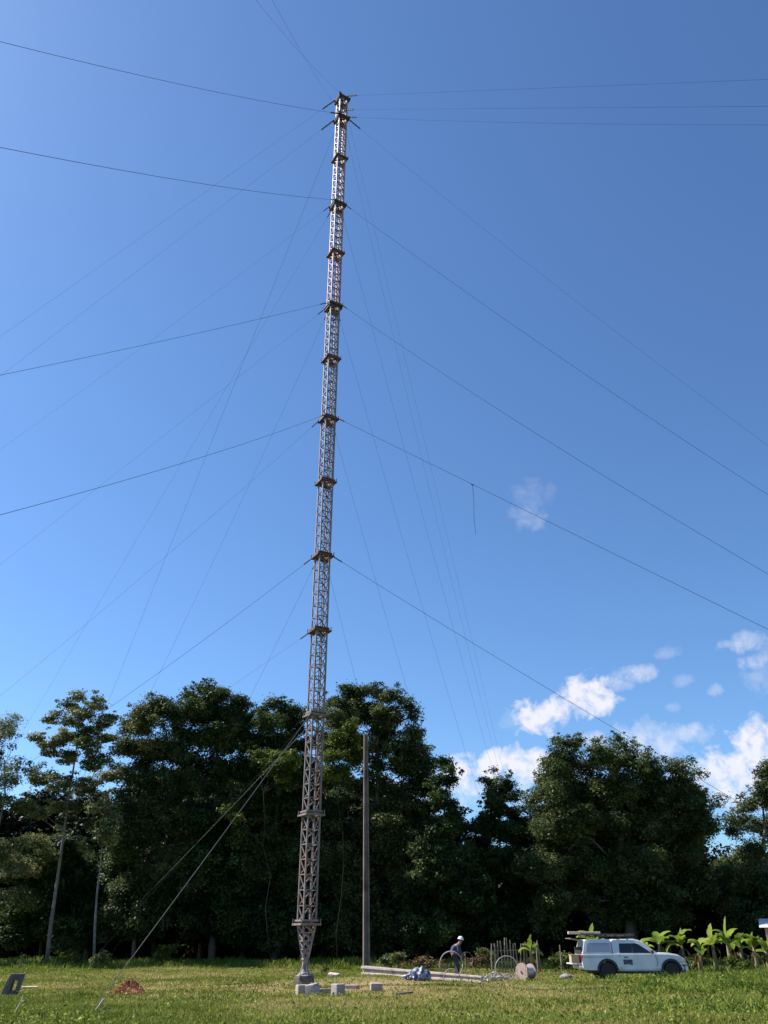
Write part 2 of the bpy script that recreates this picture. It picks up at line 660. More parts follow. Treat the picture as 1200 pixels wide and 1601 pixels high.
def tree(name, label, Yd, px_lobes, leaf_kind, base_px, r0=.22, bark_m=None, top_px=None, fill=None, leaf=.24, density=1.0,
         per_clump=150, group='forest trees behind the field', depth=1.7, trunk_pts=None, clump_r=.62, flat=.66, join=1.0):
    base = Vector((gx(base_px, Yd), Yd, 0))
    root = empty(name, base)
    lob = []
    for (px, py, rp) in px_lobes:
        yy = Yd + random.uniform(-depth, depth) * (1 if rp > 15 else .4)
        c = at(px, py, yy)
        zc = c.y * math.cos(PITCH) + (c.z - CAM_H) * math.sin(PITCH)
        lob.append((c - base, rp * .97 * zc / FPX))
    main = list(lob)
    for c, q in main:                       # ragged sprays round the outside
        for _ in range(4 if join > .6 else 0):
            d = Vector((random.uniform(-1, 1), random.uniform(-.7, .7), random.uniform(-.2, 1))).normalized()
            lob.append((c + d * q * random.uniform(.95, 1.4), q * random.uniform(.2, .42)))
    if join:
        prs = [(i, j) for i in range(len(px_lobes)) for j in range(i) if 18 < math.hypot(px_lobes[i][0] - px_lobes[j][0], px_lobes[i][1] - px_lobes[j][1]) < 52]
        random.shuffle(prs)
        for i, j in prs[:int(len(px_lobes) * join)]:
            (c0, q0), (c1, q1) = lob[i], lob[j]
            lob.append((c0.lerp(c1, random.uniform(.35, .65)) + Vector((0, random.uniform(-1, 1) * depth, 0)), min(q0, q1) * random.uniform(.8, 1.05)))
    if fill:
        x0, x1, y0, y1, nf, rp = fill
        nf, y1 = int(nf * 2.2), y1 + 45
        for k in range(nf):
            px = x0 + (x1 - x0) * ((k + random.random()) / nf)
            py = random.uniform(y0, y1)
            c = at(px, py, Yd + random.uniform(-.8, 1) * depth * 1.2)
            zc = c.y * math.cos(PITCH) + (c.z - CAM_H) * math.sin(PITCH)
            lob.append((c - base, rp * random.uniform(.7, 1.2) * zc / FPX))
    V, F, T = crown_mesh(lob, leaf, per_clump, clump_r, density, flat)
    np_mesh('crown', V, F, LM[leaf_kind], root, T)
    m = MB()
    if trunk_pts:
        tp = [at(px, py, Yd) - base for px, py in trunk_pts]
        tp[0].z = -.1
    else:
        cen = sum((c for c, r in main), Vector()) / len(main)
        topz = max(c.z for c, r in main)
        tp = wobble((0, 0, -.1), (cen.x, cen.y, topz * .8), 6, .28)
    m.tube(tp, [r0 * (1 - .75 * i / (len(tp) - 1)) for i in range(len(tp))], 9)
    for c, r in main:
        k = min(range(len(tp)), key=lambda i: abs(tp[i].z - (c.z - (Vector((c.x, c.y)) - Vector((tp[i].x, tp[i].y))).length * .6)))
        k = min(max(k, len(tp) // 3), len(tp) - 1)
        s = tp[k]
        pts = wobble(s, c, 4, .16)
        rr = max(.03, r0 * (1 - .75 * k / (len(tp) - 1)) * .45)
        rr *= .6
        m.tube(pts, [rr * (1 - .17 * i) for i in range(5)], 5, cap=False)
        for _ in range(3):
            e = c + Vector((random.uniform(-1, 1), random.uniform(-1, 1), random.uniform(-.4, 1))).normalized() * r * .85
            m.tube(wobble(pts[3], e, 2, .08), [rr * .4, rr * .28, rr * .12], 4, cap=False)
    m.build('trunk', bark_m or (shade_bark if leaf_kind == 'bright' else bark), root, smooth=True)
    tag(root, label, 'tree', group)
    return root


tree('broadleaf_tree', 'wispy thin-leaved tree cut by the left edge of the photo', 62,
     [(5, 1132, 17), (26, 1126, 11), (-14, 1150, 30), (28, 1150, 9), (14, 1165, 9), (-30, 1195, 40), (36, 1205, 20), (62, 1196, 12), (5, 1218, 30), (-25, 1250, 35)],
     'light', -20, .16, join=.1, fill=(-60, 60, 1280, 1400, 6, 30), leaf=.17, density=.62)
tree('layered_tree', 'pale trunked tree with layered light green crown, tallest at the left of the field', 63,
     [(108, 1102, 15), (150, 1100, 16), (128, 1118, 18), (84, 1124, 15), (168, 1124, 14), (62, 1158, 13), (92, 1152, 20), (130, 1148, 24),
      (168, 1152, 16), (74, 1178, 12), (105, 1186, 20), (146, 1190, 24), (178, 1176, 10), (60, 1222, 20), (95, 1228, 22), (135, 1230, 24), (165, 1218, 16),
      (28, 1262, 22), (62, 1268, 18), (112, 1262, 18), (90, 1292, 11)],
     'light', 72, .15, pale_bark, join=.7, leaf=.17, density=.85, clump_r=.55, flat=.42,
     trunk_pts=[(72, 1512), (80, 1440), (90, 1370), (100, 1300), (108, 1240), (118, 1180), (124, 1125)])
tree('slender_tree', 'slender pale trunked young tree with a small ragged crown, second trunk from the left', 61,
     [(150, 1290, 22), (128, 1322, 14), (170, 1310, 18), (158, 1262, 20), (135, 1338, 9)], 'light', 147, .10, pale_bark, leaf=.19, density=.75,
     trunk_pts=[(146, 1514), (148, 1450), (151, 1400), (157, 1350), (160, 1310), (160, 1270)])
tree('broadleaf_tree', 'dark rounded tree right of the layered light tree, grey trunk leaning right', 66,
     [(245, 1106, 20), (220, 1116, 18), (270, 1112, 18), (205, 1138, 20), (238, 1134, 26), (275, 1140, 24), (198, 1172, 24), (232, 1175, 30), (272, 1180, 30),
      (205, 1215, 28), (250, 1222, 34), (290, 1230, 30)],
     'olive', 207, .16, fill=(185, 300, 1260, 1400, 12, 42), leaf=.18,
     trunk_pts=[(206, 1514), (212, 1440), (220, 1370), (228, 1290), (236, 1220), (243, 1150)])
tree('broadleaf_tree', 'tallest dark forest tree left of the mast with a pointed top', 68,
     [(320, 1080, 17), (298, 1090, 14), (343, 1090, 17), (366, 1103, 17), (384, 1104, 13), (290, 1114, 20), (328, 1112, 28), (362, 1128, 26), (386, 1128, 18),
      (300, 1150, 30), (345, 1158, 34), (384, 1165, 26), (310, 1200, 34), (360, 1210, 36)],
     'deep', 330, .3, fill=(290, 400, 1250, 1420, 13, 46), leaf=.19)
tree('broadleaf_tree', 'dark round topped tree partly behind the left side of the mast', 67,
     [(430, 1106, 17), (408, 1112, 14), (454, 1108, 16), (473, 1122, 12), (425, 1134, 26), (458, 1140, 24), (402, 1158, 22), (440, 1175, 32), (478, 1165, 20),
      (405, 1205, 28), (455, 1222, 34)],
     'deep', 428, .26, fill=(395, 490, 1260, 1430, 12, 46), leaf=.19)
tree('broadleaf_tree', 'big domed tree between the mast and the open sky, highest on the right', 67,
     [(548, 1084, 17), (582, 1082, 15), (612, 1086, 16), (522, 1098, 18), (500, 1114, 14), (636, 1104, 15), (648, 1122, 12), (565, 1112, 28), (605, 1120, 28),
      (528, 1134, 28), (642, 1150, 20), (600, 1160, 32), (556, 1172, 34), (508, 1165, 28), (654, 1186, 18), (630, 1200, 26), (505, 1215, 32), (570, 1225, 36), (615, 1245, 34),
      (668, 1200, 14), (664, 1232, 24), (640, 1270, 30)],
     'olive', 585, .42, fill=(500, 680, 1290, 1430, 18, 48), leaf=.19)
tree('spreading_tree', 'low spreading tree with a thin branch reaching right over the sky gap', 64,
     [(690, 1194, 12), (706, 1202, 9), (718, 1210, 8), (702, 1222, 11), (684, 1222, 15), (690, 1248, 16), (705, 1262, 12), (668, 1262, 22), (712, 1290, 18), (690, 1300, 26)],
     'deep', 665, .2, fill=(640, 740, 1315, 1440, 10, 38), leaf=.18, clump_r=.5)
tree('bright_tree', 'yellow-green low tree in front of the dark forest beside the pole top', 60,
     [(545, 1140, 14), (530, 1158, 16), (556, 1158, 12), (520, 1180, 14), (540, 1188, 10), (512, 1200, 9)], 'bright', 528, .03, leaf=.17, density=1.0, clump_r=.5, fill=(505, 560, 1150, 1180, 5, 14))
tree('bright_tree', 'yellow-green branchy tree just left of the mast', 60,
     [(405, 1180, 14), (432, 1198, 15), (455, 1190, 14), (418, 1212, 10), (446, 1212, 12), (370, 1282, 12), (356, 1268, 9)], 'bright', 425, .03, leaf=.17, density=.8, clump_r=.45)
tree('small_tree', 'small dark two-tipped tree standing before the big cloud', 66,
     [(768, 1208, 9), (762, 1222, 11), (794, 1212, 7), (792, 1226, 11), (774, 1240, 16), (800, 1246, 12), (815, 1242, 6), (756, 1254, 9), (778, 1268, 18), (800, 1272, 12), (758, 1280, 14),
      (740, 1292, 15), (770, 1300, 22), (800, 1305, 20)],
     'deep', 775, .16, fill=(735, 825, 1280, 1440, 13, 34), leaf=.17, clump_r=.45)
tree('broadleaf_tree', 'huge broad tree behind the truck with many rounded tops', 64,
     [(872, 1164, 13), (902, 1166, 14), (935, 1164, 10), (968, 1156, 13), (990, 1164, 11), (862, 1190, 15), (892, 1190, 26), (936, 1188, 24), (978, 1186, 24), (1010, 1178, 11),
      (1028, 1200, 15), (1016, 1216, 22), (1076, 1194, 12), (1084, 1212, 13), (1060, 1222, 20), (1096, 1240, 11), (846, 1222, 16), (832, 1250, 14), (822, 1268, 12), (870, 1228, 30),
      (922, 1230, 34), (976, 1236, 34), (1040, 1246, 30), (1088, 1262, 22), (1112, 1262, 11), (1124, 1258, 6), (850, 1275, 28), (905, 1285, 36), (965, 1295, 36), (1030, 1300, 34),
      (1085, 1300, 26), (880, 1335, 32), (935, 1350, 36), (905, 1385, 30), (955, 1400, 28), (880, 1410, 22), (990, 1370, 30), (925, 1420, 22)],
     'olive', 985, .5, fill=(848, 1100, 1235, 1400, 34, 34), leaf=.18, depth=2.2)
tree('broadleaf_tree', 'tree cut by the right edge with a rising pointed crown', 66,
     [(1196, 1214, 14), (1212, 1205, 20), (1186, 1240, 18), (1162, 1262, 15), (1148, 1276, 11), (1212, 1250, 30), (1172, 1290, 20), (1205, 1300, 30), (1150, 1305, 16), (1180, 1335, 26),
      (1235, 1230, 30), (1255, 1270, 34)],
     'olive', 1200, .26, fill=(1140, 1260, 1360, 1400, 8, 40), leaf=.18)

tree('understorey_tree', 'dark low leafy tree in the shade behind the pale leaning trunk', 68,
     [(95, 1330, 30), (60, 1350, 30), (130, 1355, 30), (165, 1380, 28), (100, 1395, 34), (50, 1410, 30), (150, 1430, 30), (85, 1450, 30), (190, 1340, 26), (20, 1440, 28), (185, 1450, 26)],
     'deep', 110, .12, leaf=.2, fill=(10, 200, 1340, 1425, 8, 34))
tree('broadleaf_tree', 'dark filler tree standing in the shade behind the mast foot', 70,
     [(470, 1240, 34), (520, 1260, 34), (440, 1290, 30), (490, 1310, 36), (545, 1310, 34), (460, 1370, 36), (520, 1380, 36), (570, 1370, 34)],
     'deep', 505, .22, leaf=.22, fill=(430, 600, 1380, 1430, 9, 40))

# back rows: forest trees in shade-coloured leaves that close the wall of foliage
bx = [-70, 0, 75, 150, 225, 300, 375, 450, 525, 600, 660, 730, 800, 870, 950, 1030, 1100, 1175, 1260]
btop = [1270, 1240, 1230, 1225, 1200, 1190, 1190, 1190, 1195, 1215, 1260, 1318, 1325, 1290, 1275, 1290, 1330, 1335, 1330]
for i, (px, ty) in enumerate(zip(bx, btop)):
    Yd = 74 + (i % 3) * 3
    lob = [(px + random.uniform(-50, 50), random.uniform(ty + 30, 1470), 36) for _ in range(16)] + [(px, ty + 36, 32), (px + 22, ty + 62, 32), (px - 22, ty + 60, 32)]
    where = ['past the left edge', 'at the far left', 'behind the pale trunk', 'behind the slender tree', 'behind the leaning grey trunk', 'behind the pointed tree',
             'left of the mast', 'straight behind the mast', 'between mast and pole', 'right of the pole', 'behind the spreading branch', 'in the gap left of the small tree',
             'behind the small two-tipped tree', 'behind the stake fence', 'behind the truck bed', 'behind the truck bonnet', 'behind the banana plants', 'by the pink house', 'past the right edge'][i]
    tree('forest_tree', 'shade-coloured dark background forest tree ' + where, Yd, lob, 'back', px + random.uniform(-20, 20), .24, leaf=.42, per_clump=50, clump_r=.9, density=1.0,
         group='shade-coloured trees in the back row', depth=1.5)


def far_wood():
    P, Nn = [], []
    n = 36000
    x = (rng.random(n) * 2 - 1) * 60
    y = 84 + 8 * rng.random(n)
    top = 9 + 1.6 * fbm2(x, y * 0, 3.0, 2)
    z = rng.random(n) ** 1.4 * top
    P = np.stack([x, y, z], 1)
    Nn = rng.normal(size=(n, 3)) + np.array([0, -.6, .5])
    V, F = leaf_quads(P, Nn, .7 + .7 * rng.random(n), .8)
    return V, F, np.repeat(rng.random(n), 4)


v, f, t = far_wood()
tag(np_mesh('distant_wood', v, f, LM['back'], tint=t), 'shade-coloured dark wood closing the view under the tree crowns', 'wood', kind='stuff')


# shrubs at the forest edge
def shrub(name, label, px, Yd, hgt, wid, kind, n=420, leaf=.13, group=None, cat='shrub'):
    root = empty(name, (gx(px, Yd), Yd, 0))
    lob = [(Vector((random.uniform(-.5, .5) * wid, random.uniform(-.4, .4) * wid, hgt * random.uniform(.35, .8))), hgt * .28) for _ in range(6)]
    V, F, T = crown_mesh(lob, leaf, int(n / 14), .22, .8, .8)
    np_mesh('foliage', V, F, LM[kind] if kind in LM else kind, root, T)
    m = MB()
    for c, r in lob:
        m.tube(wobble((random.uniform(-.05, .05), 0, -.05), c, 3, .04), [.018, .014, .01, .006], 5)
    m.build('stem', bark, root)
    tag(root, label, cat, group)
    return root


dry_m = leafmat('dry_leaf', (.06, .035, .02), (.13, .075, .035), (.22, .15, .07), .25, clump=1.5)
EDGE = 'shrubs along the forest edge'
for a in [('leafy light shrub at the foot of the pale trunk', 105, 58, 1.3, 1.2, 'bright'),
          ('tall leafy sprig right of the second pale trunk', 158, 57, 1.3, .9, 'light'),
          ('bright green bush in the shade between the leaning trunk and the mast', 258, 60, 1.9, 1.0, 'bright'),
          ('dark low green bush just right of the mast foot', 507, 47, .55, .7, 'deep'),
          ('dark weedy clump at the left end of the field edge', 25, 58, .9, 1.8, 'olive'),
          ('low green bush left of the mast foot', 440, 58, .8, 1.2, 'bright'),
          ('green shrub beside the standing pole, on its right', 612, 55, 1.2, .9, 'olive'),
          ('pale leaved sapling shrub behind the lying pole', 622, 53, 1.3, .5, 'light'),
          ('leafy shrub left of the stake fence', 762, 53, 1.6, .6, 'light'),
          ('green bush right of the stake fence', 868, 52, 1.3, 1.6, 'bright'),
          ('bushy weeds behind the truck tail', 895, 48, 1.1, 1.3, 'olive'),
          ('dense bush behind the truck bonnet', 1060, 50, 1.5, 1.8, 'olive'),
          ('low bush under the banana plants in front of the truck', 1120, 50, 1.1, 2.0, 'bright'),
          ('bushy growth at the right edge of the field', 1185, 48, 1.2, 2.2, 'bright')]:
    shrub('shrub', a[0], a[1], a[2], a[3] * .8, a[4], a[5], group=EDGE, n=420)
for a in [('dry reddish-brown weed clump behind the lying pole', 656, 52, .8, 1.5), ('dry brown weed stand right of the bending person', 746, 51, .85, .9),
          ('small dry shrub behind the large hoop', 690, 53, .7, 1.2)]:
    shrub('dry_shrub', *a, dry_m, group='dry weed clumps behind the lying pole', n=260)

# ------------------------------------------------------------------ guyed lattice mast
MX, MY = -3.19, 37.0
TOPX = -3.03
HZ = [2.2, 6.43, 10.75, 14.82, 18.82, 23.16, 27.22, 31.47, 35.54, 39.92, 44.32, 48.83, 53.09, 55.23]
YAW = R(30)
SIDE = .56


def mpos(z):
    return Vector((MX + (TOPX - MX) * z / 55.23, MY, z))


mast = empty('lattice_mast', (MX, MY, 0))
tag(mast, 'very tall slim square lattice mast standing in the field, held by guy wires', 'radio mast')
steel = mat('galvanised_steel', (.17, .155, .165), (.25, .23, .245), scale=2.2, rough=.65, metal=.25, c3=(.30, .22, .18), scale3=3.0)
steel_old = mat('weathered_steel', (.13, .11, .11), (.22, .19, .19), scale=3, rough=.6, metal=.2, c3=(.24, .14, .11), scale3=1.2)
steel_white = mat('flaking_white_paint', (.25, .215, .235), (.36, .32, .35), scale=3, rough=.6, c3=(.20, .09, .09), scale3=2.6)
steel_red = mat('faded_red_paint', (.32, .075, .08), (.42, .17, .18), scale=4, rough=.6, c3=(.34, .27, .29), scale3=2.0)
brace_red = mat('faded_red_brace', (.19, .055, .06), (.30, .13, .14), scale=4, rough=.6, c3=(.34, .28, .31), scale3=3)
brace_m = mat('brace_steel', (.10, .062, .07), (.16, .11, .12), scale=3, rough=.6, c3=(.30, .27, .30), scale3=2.5)
rust = mat('rusty_beam', (.095, .045, .035), (.16, .085, .065), scale=6, rough=.8, metal=.1, bump=.3)
dark_rust = mat('dark_beam', (.045, .035, .032), (.10, .07, .055), scale=6, rough=.8)
grey_beam = mat('grey_beam', (.14, .115, .105), (.21, .18, .165), scale=5, rough=.7)


def corners(z, side=SIDE, yaw=YAW):
    c = mpos(z) - Vector((MX, MY, 0))
    out = []
    for k in range(4):
        a = yaw + math.pi / 4 + k * math.pi / 2
        out.append(c + Vector((math.cos(a), math.sin(a), 0)) * side / math.sqrt(2))
    return out


sec_m = [steel_old, steel_old, steel_old, steel, steel, steel_old, steel, steel, steel_red, steel_white, steel_white, steel_white, steel_white]
for i in range(13):
    z0, z1 = HZ[i] + .05, HZ[i + 1] - .05
    b0, b1 = corners(z0), corners(z1)
    m = MB()
    for p, q in zip(b0, b1):
        m.bar(p, q, .066, .066, up=(math.cos(YAW), math.sin(YAW), 0))
    sec = m.build('mast_section', sec_m[i], mast)
    br = MB()
    n = max(3, round((z1 - z0) / .6))
    for k in range(n + 1):
        t = k / n
        L = [p.lerp(q, t) for p, q in zip(b0, b1)]
        for j in range(4):
            br.bar(L[j], L[(j + 1) % 4], .038, .038)
            if k < n:
                U = [p.lerp(q, (k + 1) / n) for p, q in zip(b0, b1)]
                br.bar(L[(j + 1) % 4], U[j], .036, .036)
    br.build('bracing', brace_red if i > 7 else brace_m if i > 2 else steel_old, sec)
    fd = MB()
    c0, c1 = (mpos(z) - Vector((MX, MY, 0)) + Vector((.07, -.05, 0)) for z in (z0, z1))
    fd.bar(c0, c1, .10, .03)
    fd.build('cable_tray', dark_rust, sec)

# collars: square beam frames round the mast at every section joint
for i, z in enumerate(HZ):
    s = SIDE + .24
    big = i in (8, 10, 12, 13)
    m = MB()
    mm = [grey_beam, grey_beam, grey_beam, rust, rust, rust, rust, rust, dark_rust, rust, dark_rust, dark_rust, dark_rust, dark_rust][i]
    for dz, ss in ((-.05, s), (.09, s - .12)) + (((-.22, s - .06),) if big else ()):
        c = corners(z + dz, ss)
        for j in range(4):
            e = (c[(j + 1) % 4] - c[j]).normalized() * (.06 if dz < 0 else .01)
            m.bar(c[j] - e, c[(j + 1) % 4] + e, .09, .07)
    c = corners(z - .02, s - .1)
    for j in range(4):
        m.bar(c[j], c[(j + 2) % 4] .lerp(c[j], .5), .09, .05)
        # gusset plates carrying the decking
        a, b_ = c[j], c[(j + 1) % 4]
        m.bar(a.lerp(b_, .06), a.lerp(b_, .94), .16, .03)
    bo = m
    for p in corners(z + .02, s + .05):
        bo.tube([p + Vector((0, 0, -.12)), p + Vector((0, 0, .14))], .022, 6)
    m.build('collar', mm, mast)

# tapered foot, steel post and footing
m = MB()
t0 = corners(2.15)
t1 = corners(.95, .20)
for p, q in zip(t1, t0):
    m.bar(p, q, .07)
foot = m.build('tapered_foot', steel, mast)
br = MB()
n = 4
for k in range(n + 1):
    L = [p.lerp(q, k / n) for p, q in zip(t1, t0)]
    for j in range(4):
        br.bar(L[j], L[(j + 1) % 4], .04)
        if k < n:
            U = [p.lerp(q, (k + 1) / n) for p, q in zip(t1, t0)]
            br.bar(L[(j + 1) % 4], U[j], .04)
br.build('bracing', steel, foot)
m = MB()
m.lathe([(.13, .93), (.15, .90), (.12, .84), (.11, .55), (.15, .46), (.27, .37), (.36, .33)], n=14)
for k in range(6):
    a = k * math.pi / 3
    d = Vector((math.cos(a), math.sin(a), 0))
    m.bar(d * .12 + Vector((0, 0, .75)), d * .34 + Vector((0, 0, .33)), .03, .03)
m.build('base_post', steel, mast, smooth=False)
m = MB()
m.lathe([(.42, -.1), (.42, .26), (.40, .33), (.02, .335)], n=8, rot=Matrix.Rotation(R(22), 3, 'Z'))
m.build('footing', mat('stained_concrete', (.07, .06, .06), (.12, .105, .10), scale=5, rough=.9, bump=.5), mast)

# ------------------------------------------------------------------ guy wires (3D anchor points)
wire_dark = mat('wire_dark', (.02, .022, .03), (.04, .042, .05), scale=20, rough=.9, spec=.1)
wire_sun_pale = mat('wire_sun_pale', (.12, .115, .115), (.18, .17, .17), scale=20, rough=.5, metal=.2)  # paler copy of the wire colour, sunlight on the low left wires put in
TW = {
 'L1': ([-3.03, 37, 53.09], [-28.85, -11.56, .1], .028, .014, 'upper of the two wires sloping up to the left edge from the mast head', 'near'),
 'L2': ([-3.06, 37, 44.32], [-23.0, -8.85, .1], .024, .014, 'lower of the two wires sloping up to the left edge from the mast', 'near'),
 'L3': ([-3.09, 37, 35.54], [-37.05, 7.48, .1], .016, .013, 'upper of the two bold wires dropping gently to the left edge at mid height', 'near'),
 'L4': ([-3.11, 37, 27.22], [-15.37, 4.22, .1], .016, .012, 'lower of the two bold wires dropping gently to the left edge at mid height', 'near'),
 'L5': ([-3.09, 37, 35.54], [-50.77, 52.04, .1], 0.0, .008, 'faint wire from mid mast crossing a bold wire to the left edge', 'side'),
 'L6': ([-3.11, 37, 27.22], [-32.85, 40.92, .1], .02, .009, 'wire dropping to the left edge just above the wispy tree', 'side'),
 'L7': ([-3.14, 37, 18.82], [-36.42, 47.82, .1], .028, .012, 'wire dropping past the layered light tree from the rusty fifth collar', 'side'),
 'L8': ([-3.15, 37, 14.82], [-30.45, 49.44, .1], 0.0, .008, 'faint wire running down over the layered tree from the fourth collar up', 'side'),
 'U1': ([-3.03, 37, 55.23], [-53.02, 37.87, .1], 0.0, .009, 'upper of two faint parallel wires falling left from the mast head', 'side'),
 'U2': ([-3.03, 37, 53.09], [-52.8, 41.79, .1], 0.0, .009, 'lower of two faint parallel wires falling left from the mast head', 'side'),
 'U3': ([-3.06, 37, 44.32], [-52.87, 41.36, .1], .024, .007, 'very faint wire falling left from the third collar below the top', 'side'),
 'S1': ([-3.03, 37, 53.09], [-32.07, 77.71, .1], 0.0, .011, 'steep wire from the mast head to behind the gap right of the layered tree', 'far'),
 'S2': ([-3.09, 37, 35.54], [-25.82, 63.61, .1], .028, .010, 'steep wire from mid mast to behind the leaning trunk tree', 'far'),
 'S3': ([-3.06, 37, 44.32], [-33.92, 62.44, .1], 0.0, .009, 'steep faint wire ending behind the layered light tree crown', 'far'),
 'S4': ([-3.14, 37, 18.82], [-17.48, 57.48, .1], .024, .010, 'short steep wire from the fifth collar into the tree tops left of the mast', 'far'),
 'S5': ([-3.16, 37, 10.75], [-18.1, 55.78, .1], 0.0, .010, 'dark wire falling through the forest shade left of the mast', 'far'),
 'R1': ([-3.03, 37, 55.23], [41.91, -2.76, .1], 0.0, .010, 'topmost of three nearly level wires leaving the mast head to the right', 'near right'),
 'R2': ([-3.03, 37, 53.59], [29.11, -1.3, .1], 0.0, .010, 'middle of three nearly level wires leaving the mast head to the right', 'near right'),
 'R3': ([-3.03, 37, 52.88], [42.25, -2.36, .1], .016, .010, 'lowest of three nearly level wires leaving the mast head to the right', 'near right'),
 'R4': ([-3.06, 37, 44.32], [41.65, 31.91, .1], .028, .012, 'second of the long diagonal wires on the right, from the third collar below the top', 'right'),
 'R5': ([-3.03, 37, 53.09], [46.96, 37.44, .1], .028, .009, 'highest long diagonal wire on the right, faint against the deep blue', 'right'),
 'R6': ([-3.09, 37, 35.54], [29.13, 23.32, .1], .024, .012, 'third long diagonal wire on the right, from the thick dark mid collar', 'right'),
 'R7': ([-3.11, 37, 27.22], [29.34, 23.89, .1], 0.0, .013, 'diagonal wire on the right that passes the small high cloud', 'right'),
 'R8': ([-3.14, 37, 18.82], [26.86, 37.26, .1], .008, .013, 'lowest diagonal wire on the right crossing the low white clouds', 'right'),
 'R9': ([-3.16, 37, 10.75], [14.74, 45.92, .1], .02, .008, 'dark wire crossing the shaded trees right of the standing pole', 'right'),
 'T1': ([-3.14, 37, 18.82], [3.3, 58.04, .1], .028, .010, 'short steep wire ending in the top of the big domed tree', 'far right'),
 'T2': ([-3.11, 37, 27.22], [7.03, 58.75, .1], .028, .010, 'steep wire ending at the right shoulder of the big domed tree', 'far right'),
 'T3': ([-3.09, 37, 35.54], [9.84, 61.84, .1], .012, .010, 'steep wire ending in the sky gap beside the spreading branch', 'far right'),
 'T4': ([-3.06, 37, 44.32], [12.7, 71.58, .1], .012, .010, 'leftmost of three close steep wires meeting behind the small two-tipped tree', 'far right'),
 'T5': ([-3.03, 37, 53.09], [13.24, 73.54, .1], .028, .009, 'middle of three close steep wires meeting behind the small two-tipped tree', 'far right'),
 'T6': ([-3.03, 37, 55.23], [13.24, 73.54, .1], .004, .009, 'rightmost of three close steep wires meeting behind the small two-tipped tree', 'far right'),
 'O1': ([-3.03, 37, 55.23], [-6.52, -12.88, .1], .028, .007, 'left of two faint wires running up out of the frame above the mast', 'overhead'),
 'O2': ([-3.03, 37, 53.09], [-4.34, -12.98, .1], .024, .007, 'right of two faint wires running up out of the frame above the mast', 'overhead'),
 'N1': ([-3.16, 37, 10.46], [-25.72, 77.63, .1], .004, .020, 'grey wire from the third collar down to the foot of the pale trunk', 'low left'),
 'N2': ([-3.16, 37, 10.75], [-6.99, 22.55, .1], .003, .022, 'bright sunlit wire anchored in the foreground grass at the left', 'low left'),
}


def wire_curve(A, G, sag, n=40):
    A, G = Vector(A), Vector(G)
    L = (G - A).length
    return [A.lerp(G, t / n) - Vector((0, 0, 4 * sag * L * (t / n) * (1 - t / n))) for t in range(n + 1)]


for k, (A, G, sag, r, lab, grp) in TW.items():
    A = Vector(A)
    G = Vector(G)
    h = Vector((G.x - A.x, G.y - A.y, 0)).normalized()
    A2 = A + h * .55
    pts = wire_curve(A2, G, sag)
    m = MB()
    m.tube(pts, r * (.66 if r > .0105 else .5) if r < .018 else r * .5, 5)
    o = m.build('guy_wire', wire_sun_pale if k in ('N1', 'N2') else wire_dark)
    tag(o, lab, 'guy wire', 'guy wires of the mast')
    d = (pts[1] - pts[0]).normalized()
    ins = MB()
    long_ = k in ('R1', 'R2', 'R3', 'R5', 'L1', 'O1', 'O2', 'U1', 'U2')
    LL = 1.25 if long_ else .55
    rr = .045 if long_ else .028
    ins.tube([A + h * .3, A2, A2 + d * LL], [rr * .5, rr, rr], 6)
    for q in range(4):
        c = A2 + d * (LL * (q + .6) / 4.2)
        ins.tube([c - d * .03, c, c + d * .03], [rr, rr * 1.5, rr], 6)
    ins.build('insulator', dark_rust, o)

# loose cable hanging from one of the wires
a7, g7 = Vector(TW['R7'][0]), Vector(TW['R7'][1])
a7 = a7 + Vector((g7.x - a7.x, g7.y - a7.y, 0)).normalized() * .55
pts = wire_curve(a7, g7, TW['R7'][2], 400)


def to_px(p):
    q = p - Vector((0, 0, CAM_H))
    z = q.y * math.cos(PITCH) + q.z * math.sin(PITCH)
    return 600 + FPX * q.x / z, 800.5 - FPX * (-q.y * math.sin(PITCH) + q.z * math.cos(PITCH)) / z


hp = min(pts, key=lambda p: abs(to_px(p)[0] - 739))
m = MB()
m.tube([hp, hp + Vector((.02, 0, -.9)), hp + Vector((-.02, .02, -1.8)), hp + Vector((0.01, 0, -2.75))], [.010, .010, .009, .009], 5)
m.tube([hp + Vector((-.06, 0, 0.03)), hp + Vector((.0, 0, -.07)), hp + Vector((.06, 0, 0.0))], .02, 5)
tag(m.build('hanging_cable', wire_dark), 'loose dark cable end hanging straight down from a guy wire', 'cable')

# ground anchor of the near wire
anc = empty('wire_anchor', (-6.99, 22.55, 0))
m = MB()
d = (Vector((-3.16, 37, 10.75)) - Vector((-6.99, 22.55, 0))).normalized()
m.tube([d * -.2, d * .55], .018, 6)
m.build('anchor_rod', steel_old, anc)
m = MB()
m.tube([d * .30, d * .36, d * .5, d * .56], [.012, .022, .022, .012], 8)
m.build('turnbuckle', steel_old, anc)
tag(anc, 'thin steel anchor rod where the bright wire meets the foreground grass', 'wire anchor')
m = MB()
m.tube([(0, 0, -.05), (.12, .02, .22), (.17, .03, .42)], [.018, .015, .01], 6)
o = m.build('stake', mat('pale_stick', (.45, .40, .32), (.55, .50, .42), rough=.8))
o.location = (gx(18, 22.3), 22.3, 0)
tag(o, 'short pale leaning stick in the bottom left corner grass', 'stake')

# ------------------------------------------------------------------ concrete pole, standing
concrete = mat('concrete', (.15, .13, .12), (.22, .195, .18), scale=4, rough=.9, bump=.3, c3=(.11, .09, .085), scale3=.9)


